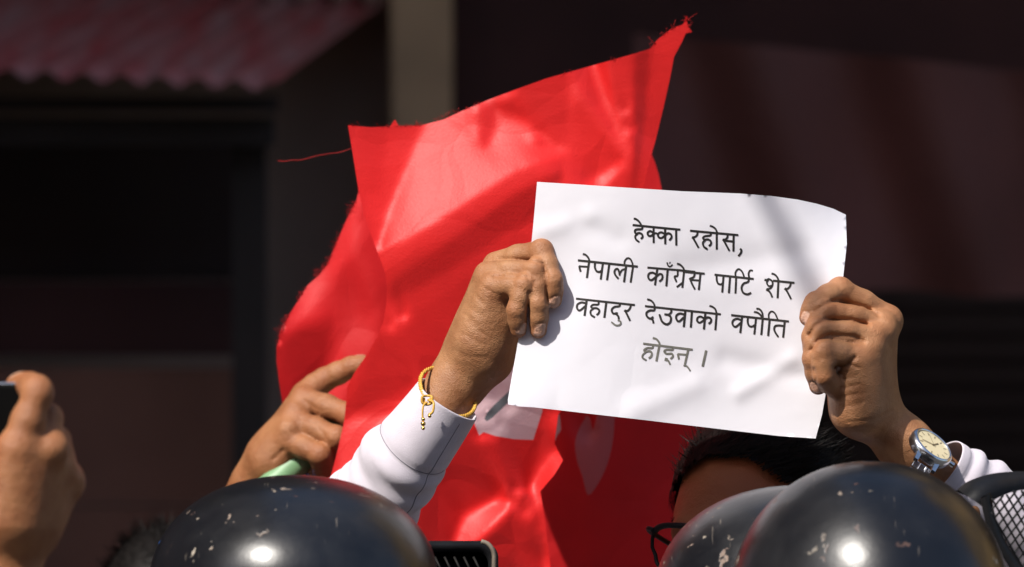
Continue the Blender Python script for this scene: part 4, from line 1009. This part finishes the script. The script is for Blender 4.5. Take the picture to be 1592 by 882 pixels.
bp = [(P(478, 612, 5.518), np.array([.012, .012, .011]), .01), (P(460, 640, 5.498), np.array([.012, .012, .011]), .01), (P(450, 668, 5.482), np.array([.011, .012, .011]), .01)]
nl = [(P(560, 560, 5.523), (.1, -.4, .9), P(572, 566, 5.530) - P(545, 570, 5.530), .006, .0055)]
v, F, na, re_ = hand_mesh(palm, fing, gr, nl, h=.0018, bumps=bp); bd.add(v, F, nail=na, red=re_)
bd.build(SKIN2, bearer)
fg['args'] = FB; clothes(bearer, fg, JACKET, TROUSER, 'jacket', sleeves='upper')
cp = MB(); cc = fb_head + np.array([0, 0, .045]); nu = 40
V = [cc + HM2 @ (np.array([math.sin(t) * math.cos(f) * .083, math.sin(t) * math.sin(f) * .103 + .015, math.cos(t) * .085])) for t in np.linspace(.02, math.pi / 2, 14) for f in np.linspace(0, 2 * math.pi, nu, endpoint=False)]
cp.add(V, [(i * nu + k, (i + 1) * nu + k, (i + 1) * nu + (k + 1) % nu, i * nu + (k + 1) % nu) for i in range(13) for k in range(nu)])
cap = obj('cap', cp, BLUE, bearer); cap.modifiers.new('thickness', 'SOLIDIFY').thickness = .003
bk = MB(); V = []; F = []; m_ = 14
for j in range(7):
    for i in range(m_ + 1):
        f = math.pi * (-.5 + (i / m_ - .5) * .82); r_ = 1 + j / 6 * .62 * math.cos((i / m_ - .5) * 2.9) ** .6
        V.append(cc + HM2 @ np.array([math.cos(f) * .083 * min(r_, 1.15), math.sin(f) * .103 * r_ + .015, .004 + .030 * j / 6 * .6 - .014 * ((i / m_ - .5) * 2) ** 2 * j / 6]))
for j in range(6):
    for i in range(m_): a = j * (m_ + 1) + i; F.append((a, a + 1, a + m_ + 2, a + m_ + 1))
bk.add(V, F); o = obj('brim', bk, BLUE, cap); o.modifiers.new('thickness', 'SOLIDIFY').thickness = .003

# ---- the person with the phone, nearest and out of focus
DP = 4.25
base = np.array([P(-190, 0, 4.38)[0] , 4.40, 0]); ph_head = np.array([base[0], base[1] - .01, 1.60])
wr = P(28, 868, DP + .02)
FP = (base, 1.70, math.pi * .96, [None, (base + np.array([-.17, 0, 1.37]), P(-40, 1240, DP + .05), P(15, 960, DP + .03))])
FP = (base, 1.70, 0.1, [None, (base + np.array([.17, 0, 1.37]), P(40, 1230, DP + .02), P(18, 960, DP + .02))])
filmer = thing('person', base, 'person filming at the left edge, only a raised hand gripping a black phone', 'person')
bd = Body(); fg = figure_prims(*FP)
v, F = prim_mesh(fg['torso'] + fg['arms'] + fg['neck'] + fg['legs'] + fg['feet'], .011); bd.add(v, F)
v, F = prim_mesh(head_prims(rotz(math.pi), ph_head) + [('c', ph_head + np.array([0, -.03, -.06]), fg['W'](0, .02, 1.46), .055, .058, .03)], .006); bd.add(v, F)
palm = [(P(4, 980, DP + .03), P(13, 880, DP + .02), 0.0265, .0235, .02), (P(13, 880, DP + .02), P(24, 800, DP + .02), 0.0235, .0255, .02),
        (P(11, 805, DP + .0), P(25, 700, DP - .012), .026, .017, .02), (P(34, 800, DP + .01), P(67, 706, DP + .0), .025, .016, .02), (P(49, 810, DP + .03), P(91, 735, DP + .025), .023, .0155, .02), (P(51, 820, DP + .05), P(99, 756, DP + .05), .022, .0145, .02),
        (P(1, 800, DP + .02), P(-19, 720, DP + .02), .02, .016, .02)]
fing = [(Q([(27, 698, DP - .012), (59, 612, DP - .008), (47, 600, DP + .012), (25, 597, DP + .03)]), HR(14.5, 12.0, 10.5, 8.5)),
        (Q([(69, 704, DP + .0), (75, 650, DP + .012), (55, 636, DP + .035), (29, 650, DP + .05)]), HR(14.5, 11.5, 10, 8.5)),
        (Q([(92, 732, DP + .025), (87, 685, DP + .04), (59, 672, DP + .055), (31, 685, DP + .06)]), HR(14, 11.5, 10, 8.5)),
        (Q([(101, 752, DP + .05), (93, 712, DP + .06), (64, 705, DP + .07), (34, 712, DP + .07)]), HR(13, 10.5, 9, 8)),
        (Q([(-16, 730, DP + .0), (-33, 690, DP - .01), (-37, 655, DP - .008)]), HR(14, 12, 9))]
bp = [(P(85, 696, DP - .004), np.array([.011, .012, .011]), .012), (P(109, 745, DP + .045), np.array([.010, .012, .012]), .012), (P(57, 603, DP - .006), np.array([.0105, .011, .0105]), .006)]
v, F, na, re_ = hand_mesh(palm, fing, (), [(P(27, 590, DP + .026), (-.1, -.3, .95), (-1, .4, .1), .0062, .0056)], h=.002, bumps=bp); bd.add(v, F, nail=na, red=re_)
bd.build(SKIN2, filmer)
fg['args'] = FP; clothes(filmer, fg, JACKET, TROUSER, 'jacket', sleeves='upper')
ph = MB(); c = P(-62, 633, DP + .022)
hx, hz, hy = .054, .0375 * .52, .0045
pho = thing('mobile_phone', P(-60, 640, DP + .02), 'black mobile phone held up sideways at the left edge', 'phone')
a0 = P(-245, 668, DP + .012); a1 = P(38, 596, DP + .012)
box(ph, (a0[0], DP + .008, a0[2] - .026), (a1[0], DP + .0165, a1[2])); bevel(obj('case', ph, PHONE_BACK, pho, False), .0035, 4)
ed = MB(); box(ed, (a0[0] + .004, DP + .0095, a0[2] - .022), (a1[0] - .001, DP + .0150, a1[2] + .0009)); bevel(obj('edge_frame', ed, STEEL, pho, False), .002, 3)

# ---- someone with black hair far left, out of focus
hh = P(262, 985, 6.15); base = np.array([hh[0], hh[1] + .03, 0])
other = thing('person', base, 'person with tousled black hair just showing at the left rim of the left helmet', 'person')
FO = (base, 1.62, 0.2, None); bd = Body(); fg = figure_prims(*FO)
v, F = prim_mesh(fg['torso'] + fg['arms'] + fg['neck'] + fg['legs'] + fg['feet'], .012); bd.add(v, F)
v, F = prim_mesh(head_prims(rotz(math.pi + .2), hh) + [('c', hh + np.array([0, -.03, -.06]), fg['W'](0, .02, 1.44), .055, .058, .03)], .006); bd.add(v, F); bd.build(SKIN2, other)
fg['args'] = FO; clothes(other, fg, JACKET, TROUSER, 'jacket')
mb = MB(); ball(mb, hh + np.array([0, -.02, .030]), (.080, .099, .098), 30, 18)
strands(mb, 5000, hh + np.array([0, -.02, .030]), rotz(.2), np.array([.080, .099, .098]), lambda u: u[2] > -.7, .020, lambda u: np.array([-u[1], u[0], .3]) * .8, seed=9, spread=.35, wd=.0010, lift=.4)
obj('hair', mb, HAIRM, other)

# ------------------------------------------------------------------ police in riot helmets
def dome(c, a, b, cdp, yaw, n=64, m=26, zlow=-.42, pw=2.15):
    """superellipsoid helmet shell; returns vertex grid"""
    M = rotz(yaw); V = []
    for j in range(m + 1):
        t = (math.pi / 2 + math.asin(-zlow)) * j / m
        st, ct = math.sin(t), math.cos(t)
        st_ = np.sign(st) * abs(st) ** (2 / pw); ct_ = np.sign(ct) * abs(ct) ** (2 / pw)
        for i in range(n):
            f = 2 * math.pi * i / n
            flare = 1 + .05 * max(0, (j / m - .86)) / .14
            V.append(c + M @ np.array([a * st_ * math.cos(f) * flare, cdp * st_ * math.sin(f) * flare, b * ct_]))
    F = [(j * n + i, (j + 1) * n + i, (j + 1) * n + (i + 1) % n, j * n + (i + 1) % n) for j in range(m) for i in range(n)]
    return np.array(V), F
def officer(cx, cy, a, b, d, cdp, seed, yaw, label, dust, pw=2.15):
    c = P(cx, cy, d); s = MM * d; A_, B_ = a * s, b * s
    base = np.array([c[0], d + .0, 0]); hgt = c[2] + B_ - .035
    t = thing('person', base, label, 'person', 'police in black riot helmets')
    FG = (base, hgt, math.pi + yaw, None); fg = figure_prims(*FG); bd = Body()
    v, F = prim_mesh(fg['torso'] + fg['arms'] + fg['neck'] + fg['legs'] + fg['feet'], .014); bd.add(v, F)
    ho = np.array([c[0], d, c[2] + B_ - .035 - .125]); M = rotz(math.pi + yaw)
    v, F = prim_mesh([('e', ho + np.array([0, 0, .035]), (.070, .085, .08), .01, M), ('e', ho + M @ np.array([0, -.03, -.05]), (.055, .06, .07), .03, M), ('c', ho + np.array([0, 0, -.05]), fg['W'](0, .02, 1.46), .056, .06, .03)], .008); bd.add(v, F)
    bd.build(SKIN2, t); fg['args'] = FG; clothes(t, fg, UNIFORM, UNIFORM, 'uniform', h=.014)
    V, F = dome(c, A_, B_, cdp, yaw, zlow=-.60 if B_ > .11 else -.75, pw=pw)
    mb = MB(); mb.add(V, F)
    hl = obj('helmet', mb, helmet_mat('scuffed_black_shell', seed, dust), t); so2 = hl.modifiers.new('thickness', 'SOLIDIFY'); so2.thickness = .005; so2.offset = -1
    rm = MB(); tube(rm, V[-64:], .0042, 8, closed=True); obj('edge_trim', rm, BLACK_PLASTIC, hl)
    return t, hl, c, A_, B_
o1, h1, c1, A1_, B1_ = officer(457, 917, 226, 178, 4.65, .150, 1.3, .12, 'police officer in a scuffed black helmet at lower left below the flag pole', .75)
o2, h2, c2, A2_, B2_ = officer(1352, 946, 217, 229, 4.60, .150, 5.1, .15, 'police officer whose tall chipped black helmet stands right under the watch', .55, 2.05)
o3, h3, c3, A3_, B3_ = officer(1238, 935, 222, 180, 4.76, .145, 9.7, .1, 'police officer half hidden in a scratched grey black helmet in front of the glasses', 1.0, 2.1)

# face guards hinged at the helmets' sides
def roundrect(x0, y0, x1, y1, r, n=6):
    out = []
    for cx_, cy_, a0_ in ((x1 - r, y0 + r, -90), (x1 - r, y1 - r, 0), (x0 + r, y1 - r, 90), (x0 + r, y0 + r, 180)):
        out += [(cx_ + r * math.cos(R(a0_ + 90 * k / n)), cy_ + r * math.sin(R(a0_ + 90 * k / n))) for k in range(n + 1)]
    return out
# left helmet: black ribbed guard with a worn pale rim
gm = MB(); ol = roundrect(640, 841, 768, 990, 22)
fr_ = [P(x, y, 4.80 + .0004 * (x - 640) * .5) for x, y in ol]; bkp = [q + np.array([.004, .035, -.004]) for q in fr_]; n_ = len(fr_)
mid = np.mean(fr_, 0)
inn = [mid + (q - mid) * np.array([.86, 1, .86]) + np.array([0, 0, -.004]) for q in fr_]; inb = [q + np.array([0, .016, 0]) for q in inn]
gm.add(fr_ + bkp + inn + inb, [(i, (i + 1) % n_, n_ + (i + 1) % n_, n_ + i) for i in range(n_)] + [(i, 2 * n_ + i, 2 * n_ + (i + 1) % n_, (i + 1) % n_) for i in range(n_)] + [(2 * n_ + i, 3 * n_ + i, 3 * n_ + (i + 1) % n_, 2 * n_ + (i + 1) % n_) for i in range(n_)] + [tuple(3 * n_ + i for i in range(n_)), tuple(n_ + i for i in range(n_))[::-1]], 0)
for k in range(5):
    x = 676 + k * 15; tube(gm, [P(x, 866, 4.808), P(x + 9, 884, 4.806), P(x + 20, 985, 4.806)], .0011, 6, mi=1)
q = [p for p, (x, y) in zip(fr_, ol) if x > 742 and y < 930]; q.sort(key=lambda z: -z[2])
q = [P(748, 842, 4.798)] + [P(x, y, 4.798) for x, y in ((757, 845), (764, 852), (768, 863), (768, 880), (768, 905))]
tube(gm, cr(q, 4), .0021, 8, mi=2)
obj('face_guard', gm, [BLACK_PLASTIC, simple('grey_rib_plastic', (.012, .011, .010), .6, spec=.15), WORN_RIM], h1)
# right helmet: black brim above a wire mesh guard
gm = MB()
def GP(u, v):    # u across (0 at the helmet, 1 away), v down
    x = 1535 + 150 * u; y = 738 + v * (150 + 90 * u) + 34 * (u * 1.5 - .55) ** 2 - 10 + 40 * max(0, .35 - u) ** 1.0 * (1 - v) * .9 + v * u * 30
    return P(x, y, 4.66 + .05 * math.sin(u * 2.2) - .04 * v * 1.0)
br_ = cr([(1490, 762), (1508, 748), (1535, 738), (1565, 734), (1600, 733), (1660, 738), (1720, 752)], 6)
lo_ = cr([(1530, 790), (1540, 781), (1556, 772), (1575, 765), (1600, 761), (1660, 762), (1720, 775)], 6)
Vb = [P(x, y, 4.70 + i * .0006) for i, (x, y) in enumerate(br_)] + [P(x, y, 4.655 + i * .0006) for i, (x, y) in enumerate(lo_)]; nb_ = len(br_)
Vb += [q + np.array([0, .03, -.002]) for q in Vb[:nb_]] + [q + np.array([0, .012, .003]) for q in Vb[nb_:2 * nb_]]
gm.add(Vb, [(i, i + 1, nb_ + i + 1, nb_ + i) for i in range(nb_ - 1)] + [(2 * nb_ + i, 3 * nb_ + i, 3 * nb_ + i + 1, 2 * nb_ + i + 1) for i in range(nb_ - 1)] + [(i, 2 * nb_ + i, 2 * nb_ + i + 1, i + 1) for i in range(nb_ - 1)] + [(nb_ + i, nb_ + i + 1, 3 * nb_ + i + 1, 3 * nb_ + i) for i in range(nb_ - 1)])
side_ = cr([(1536, 770), (1541, 800), (1553, 834), (1572, 866), (1592, 894), (1640, 940)], 6); wdv = 15
Vs = [P(x - wdv * .6, y + wdv * .3, 4.645) for x, y in side_] + [P(x + wdv * .35, y - wdv * .2, 4.655) for x, y in side_]; ns_ = len(side_)
Vs += [q + np.array([0, .014, 0]) for q in Vs]
gm.add(Vs, [(i, i + 1, ns_ + i + 1, ns_ + i) for i in range(ns_ - 1)] + [(2 * ns_ + i, 3 * ns_ + i, 3 * ns_ + i + 1, 2 * ns_ + i + 1) for i in range(ns_ - 1)] + [(i, 2 * ns_ + i, 2 * ns_ + i + 1, i + 1) for i in range(ns_ - 1)] + [(ns_ + i, ns_ + i + 1, 3 * ns_ + i + 1, 3 * ns_ + i) for i in range(ns_ - 1)])
mpoly = [(1536, 778), (1556, 768), (1576, 762), (1600, 758), (1700, 764), (1720, 960), (1640, 944), (1592, 898), (1570, 866), (1550, 834), (1540, 805)]
for fam in (0, 1):
    for k in range(-30, 40):
        dx, dy = ((.50, .87), (-.62, .78))[fam]; sp = 11.5
        nx_, ny_ = -dy, dx; ox, oy = 1600 + nx_ * sp * k, 830 + ny_ * sp * k
        seg_ = []
        for t in np.arange(-220, 220, 6.0):
            x, y = ox + dx * t, oy + dy * t
            if pip(np.array([x]), np.array([y]), mpoly)[0]: seg_.append((x, y))
        if len(seg_) > 1: tube(gm, [P(x, y, 4.652 + .0006 * (x - 1540) * .5 + (.0012 if fam else 0)) for x, y in seg_], .00105, 5)
obj('face_guard', gm, BLACK_PLASTIC, h2)

# ------------------------------------------------------------------ the red flags: relief solved so that the folds tilt towards or away from the sun
def fold_relief(x0, y0, x1, y1, step, paint, iters=900, base=.5, w_s=.03, w_c=.00001):
    nx, ny = int((x1 - x0) / step) + 1, int((y1 - y0) / step) + 1
    X, Y = np.meshgrid(x0 + step * np.arange(nx), y0 + step * np.arange(ny)); I = np.full(X.shape, base)
    for poly, val in paint:
        k = pip(X, Y, poly)
        if callable(val): I[k] = val(X[k], Y[k])
        else: I[k] = val
    I = .04 + .96 * I ** 1.4
    for _ in range(1): I[1:-1, 1:-1] = .5 * I[1:-1, 1:-1] + .125 * (I[:-2, 1:-1] + I[2:, 1:-1] + I[1:-1, :-2] + I[1:-1, 2:])
    L = (SUN.x, SUN.z, -SUN.y); h = np.zeros(X.shape); m = np.zeros(X.shape); v = np.zeros(X.shape)
    for it in range(iters):
        gx = (h[:-1, 1:] - h[:-1, :-1]) / step; gu = (h[:-1, :-1] - h[1:, :-1]) / step
        q = np.sqrt(1 + gx * gx + gu * gu); num = -L[0] * gx - L[1] * gu + L[2]; B = num / q
        e = B - I[:-1, :-1]
        dgx = e * (-L[0] / q - num * gx / q ** 3) + .012 * gx; dgu = e * (-L[1] / q - num * gu / q ** 3) + .012 * gu
        G = np.zeros(h.shape); G[:-1, 1:] += dgx / step; G[:-1, :-1] -= dgx / step; G[:-1, :-1] += dgu / step; G[1:, :-1] -= dgu / step
        lap = np.zeros(h.shape); lap[1:-1, 1:-1] = (h[:-2, 1:-1] + h[2:, 1:-1] + h[1:-1, :-2] + h[1:-1, 2:] - 4 * h[1:-1, 1:-1]) / step
        lw = lap / (1 + (lap / .08) ** 2); G2 = np.zeros(h.shape)
        G2[1:-1, 1:-1] -= 4 * lw[1:-1, 1:-1]; G2[:-2, 1:-1] += lw[1:-1, 1:-1]; G2[2:, 1:-1] += lw[1:-1, 1:-1]; G2[1:-1, :-2] += lw[1:-1, 1:-1]; G2[1:-1, 2:] += lw[1:-1, 1:-1]
        G = G + w_s * G2 / step + w_c * h / step
        m = .9 * m + .1 * G; v = .99 * v + .01 * G * G; lr = 1.2 * (1 - .8 * it / iters)
        h -= lr * (m / (1 - .9 ** (it + 1))) / (np.sqrt(v / (1 - .99 ** (it + 1))) + 1e-7)
    hp = np.pad(h, 1, mode='edge'); h = np.median(np.stack([hp[i:i + h.shape[0], j:j + h.shape[1]] for i in range(3) for j in range(3)]), axis=0)   # loses single puckers, keeps creases
    def f(x, y):
        a = np.clip((np.asarray(x) - x0) / step, 0, nx - 1.001); b = np.clip((np.asarray(y) - y0) / step, 0, ny - 1.001); i, j = a.astype(int), b.astype(int); s, t = a - i, b - j
        return h[j, i] * (1 - s) * (1 - t) + h[j, i + 1] * s * (1 - t) + h[j + 1, i] * (1 - s) * t + h[j + 1, i + 1] * s * t
    return f
def fray(mb, edge, out, n, L, d, seed, dep):
    r = np.random.default_rng(seed); e = np.array(edge, float)
    cl = r.random(max(3, n // 3)) * (len(e) - 1)
    for _ in range(n):
        g0 = np.clip(r.choice(cl) + r.normal() * .12, 0, len(e) - 1.001); i = int(g0); t = g0 - i; p = e[i] * (1 - t) + e[i + 1] * t; g_ = e[i + 1] - e[i]; nn = np.array([g_[1], -g_[0]]) / (np.linalg.norm(g_) + 1e-9) * out
        a = nn + r.normal(size=2) * .55; a /= np.linalg.norm(a); l = L * r.uniform(.25, 1) ** 1.5; q = [p - a * 1.5, p + a * l * .5, p + a * l + r.normal(size=2) * l * .25]
        tube(mb, [P(x, y, float(dep(np.array([x]), np.array([y]))[0]) - .001 * k) for k, (x, y) in enumerate(q)], [.00022, .00018, .0001], 3)

lin = lambda ax, ay, bx, by, va, vb: (lambda x, y: va + (vb - va) * np.clip(((x - ax) * (bx - ax) + (y - ay) * (by - ay)) / ((bx - ax) ** 2 + (by - ay) ** 2), 0, 1))
paintA = [
    ([(530, 180), (655, 180), (640, 235), (600, 330), (585, 392), (555, 300)], lin(545, 260, 640, 280, .52, .66)),
    ([(560, 190), (600, 190), (590, 300), (570, 300)], .50),
    ([(655, 192), (735, 150), (800, 130), (830, 225), (880, 236), (800, 265), (700, 330), (585, 394), (600, 330), (640, 235)], .93),
    ([(733, 170), (765, 160), (772, 190), (752, 238), (738, 222), (742, 195)], .62), ([(700, 185), (733, 170), (742, 200), (738, 222)], .86),
    ([(765, 160), (880, 110), (895, 225), (840, 200), (785, 180)], .50), ([(785, 180), (800, 178), (880, 228), (872, 236)], .80), ([(800, 168), (812, 166), (874, 222), (866, 222)], .42),
    ([(585, 394), (700, 330), (800, 265), (880, 238), (874, 262), (800, 300), (700, 372), (600, 440)], lin(690, 335, 720, 390, .66, .34)),
    ([(600, 440), (700, 372), (800, 300), (874, 262), (870, 300), (834, 330), (720, 410), (610, 475)], .27),
    ([(605, 470), (720, 405), (834, 330), (834, 370), (780, 395), (640, 490), (612, 486)], .44),
    ([(612, 486), (640, 490), (700, 450), (760, 405), (730, 460), (710, 540), (650, 590), (560, 640), (545, 600), (575, 550), (600, 500)], .36),
    ([(598, 462), (606, 470), (640, 490), (650, 494), (610, 520), (596, 520)], .5),
    ([(536, 648), (560, 643), (600, 640), (640, 610), (655, 600), (640, 680), (560, 790), (505, 790)], .84),
    ([(880, 110), (925, 95), (950, 170), (980, 240), (905, 285), (876, 290), (885, 200)], lin(885, 200, 960, 200, .58, .44)), ([(880, 130), (892, 125), (888, 220), (880, 290), (868, 290), (882, 220)], .66),
    ([(914, 95), (928, 92), (950, 160), (981, 238), (972, 240), (936, 170)], .97), ([(985, 88), (1008, 72), (1024, 58), (1044, 43), (1068, 34), (1052, 62), (1028, 80)], .95), ([(928, 92), (985, 70), (988, 160), (981, 238), (950, 160)], .50),
    ([(978, 240), (900, 290), (940, 292), (985, 245)], .9), ([(981, 242), (940, 292), (980, 292)], .56),
    ([(984, 60), (1012, 60), (1006, 140), (1000, 200), (990, 300), (978, 300), (982, 236)], .20), ([(1012, 60), (1070, 30), (1050, 120), (1010, 250), (990, 310), (985, 300), (998, 210)], .47),
    ([(640, 690), (700, 640), (760, 560), (880, 560), (870, 980), (560, 980)], lin(680, 650, 760, 880, .10, .05)), ([(700, 860), (720, 800), (780, 770), (792, 790), (770, 815), (730, 850)], .95),
    ([(792, 770), (812, 720), (850, 900), (800, 960)], .17), ([(846, 640), (868, 640), (862, 688), (846, 716), (828, 752), (822, 748), (838, 690)], .4), ([(848, 716), (864, 690), (878, 716), (862, 740), (838, 768), (836, 800), (830, 790), (822, 758)], .98), ([(836, 770), (856, 760), (862, 980), (852, 980)], .75), ([(838, 775), (846, 790), (852, 870), (846, 870)], .3)]
reliefA = fold_relief(500, 16, 1090, 940, 5, paintA, iters=2600)
DA = 5.43; SC = MM * DA
depA = lambda x, y: DA - SC * np.clip(reliefA(x, y), -150, 150) * .9
frontA = [(541, 195), (575, 198), (606, 197), (614, 186), (620, 196), (655, 195), (690, 186), (720, 172), (760, 155), (800, 140), (850, 122), (900, 108), (950, 94), (985, 84), (1010, 76), (1022, 62), (1042, 46), (1062, 38), (1068, 24), (1069, 40), (1076, 50), (1066, 52), (1060, 66), (1048, 88), (1042, 120), (1032, 165), (1020, 215), (1008, 258), (998, 300),
          (985, 360), (940, 500), (890, 610), (868, 645), (862, 690), (875, 716), (862, 738), (840, 764), (846, 800), (852, 850), (868, 980), (560, 980), (500, 900), (505, 790), (514, 742), (525, 700), (535, 655), (538, 625), (540, 600), (552, 578), (570, 552), (588, 522), (597, 497), (601, 470), (602, 450), (599, 425), (590, 400), (580, 374), (567, 338), (558, 300), (552, 262), (546, 225)]
flag1 = thing('red_flag', P(470, 700, DA), 'bright red satin flag with frayed edges held up on a pale green pole', 'flag')
white = [(716, 628), (745, 598), (772, 574), (800, 560), (850, 560), (846, 620), (843, 640), (836, 662), (829, 684), (800, 683), (770, 678), (752, 672), (745, 677), (736, 655), (725, 660)]
mark = [(753, 652), (756, 643), (768, 630), (800, 600), (812, 604), (784, 632), (764, 651), (757, 655)]
obj('cloth', sheet(frontA, depA, 5.5, regions=[(white, 1), (mark, 2)], steps_edge=6), [RED, EMBLEM, GREY_PRINT], flag1)
fr1 = MB(); ia = [(541, 195), (606, 197), (655, 195), (720, 172), (800, 140), (900, 108), (985, 84)]
fray(fr1, ia, 1, 60, 7, DA, 1, depA); fray(fr1, [(1010, 76), (1042, 46), (1062, 38), (1068, 30), (1070, 44), (1060, 66)], 1, 26, 13, DA, 2, depA)
fe = obj('frayed_edge', fr1, RED, flag1); fe['kind'] = 'stuff'
th_ = MB(); tube(th_, [P(x, y, float(depA(np.array([545.]), np.array([235.]))[0]) + .004) for x, y in cr([(546, 231), (528, 237), (512, 239), (490, 243), (468, 249), (452, 249), (444, 251), (432, 250)], 5)], 0.0002, 5); obj('loose_thread', th_, RED, flag1)
pl = MB(); p0, p1 = P(424, 754, 5.486), P(480, 704, 5.500); dr = (p1 - p0) / np.linalg.norm(p1 - p0)
tube(pl, [p0 - dr * .45 + np.array([0, .03, 0]), p0, p1, p1 + dr * .04, p1 + dr * .24 + np.array([0, .07, 0])], .0148, 20); obj('pole', pl, GREEN, flag1)
paintB = [
    ([(545, 285), (566, 290), (552, 370), (500, 470), (460, 520), (430, 540), (470, 440), (515, 370)], .86),
    ([(566, 290), (600, 400), (605, 480), (560, 540), (515, 440), (552, 370)], .50), ([(575, 420), (610, 440), (600, 500), (575, 545)], .36), ([(500, 460), (560, 450), (580, 480), (520, 500)], .62),
    ([(425, 540), (460, 500), (520, 495), (525, 510), (505, 570), (470, 620), (440, 660), (420, 620)], .22),
    ([(525, 500), (585, 480), (575, 560), (520, 640), (490, 640), (508, 570)], .80), ([(530, 505), (548, 570), (530, 580)], .62),
    ([(990, 230), (1040, 240), (1040, 320), (990, 320)], .55), ([(1000, 240), (1012, 240), (1010, 300), (995, 300)], .4),
    ([(830, 640), (880, 640), (880, 700), (850, 760), (840, 720)], .6), ([(852, 690), (874, 716), (862, 735), (838, 762), (836, 800), (828, 770), (822, 760), (842, 720)], .85), ([(836, 765), (868, 725), (890, 900), (850, 960)], .45),
    ([(878, 640), (905, 640), (915, 900), (895, 960)], .5), ([(905, 640), (1110, 660), (1110, 1000), (910, 1000)], .42), ([(905, 660), (945, 650), (912, 770)], .52)]
reliefB = fold_relief(410, 220, 1130, 980, 8, paintB, iters=700)
DB = 5.64; SB = MM * DB
depB = lambda x, y: DB - SB * np.clip(reliefB(x, y), -110, 110) * .8
backB = [(560, 288), (640, 262), (760, 250), (900, 245), (1012, 238), (1018, 252), (1024, 272), (1028, 292), (1036, 330), (1060, 450), (1085, 600), (1096, 660), (1102, 720), (1108, 800), (1112, 980), (860, 980), (690, 980), (560, 960), (470, 840), (448, 700), (441, 640), (434, 595), (430, 562), (430, 540), (436, 515), (448, 492), (462, 470), (478, 444), (496, 428), (510, 410), (520, 385), (530, 362), (544, 330), (554, 312)]
flag2 = thing('red_flag', P(760, 900, DB), 'darker red flag with a pale leaf shaped patch hanging behind the bright flag', 'flag')
leaf = smooth_poly([(912, 646), (900, 668), (894, 690), (897, 716), (906, 742), (914, 770), (930, 752), (944, 722), (952, 690), (955, 660), (953, 640), (932, 638), (925, 660), (921, 668), (918, 652)], 3)
shred = [(843, 645), (852, 640), (870, 645), (872, 668), (862, 686), (856, 690)]
obj('cloth', sheet(backB, depB, 8, regions=[(leaf, 1), (shred, 2)], steps_edge=7), [RED2, EMBLEM_RED, EMBLEM], flag2)
fr2 = MB(); fray(fr2, [(554, 312), (530, 362), (510, 410), (478, 444), (448, 492), (432, 530)], -1, 120, 10, DB, 5, depB); fe = obj('frayed_edge', fr2, RED2, flag2); fe['kind'] = 'stuff'
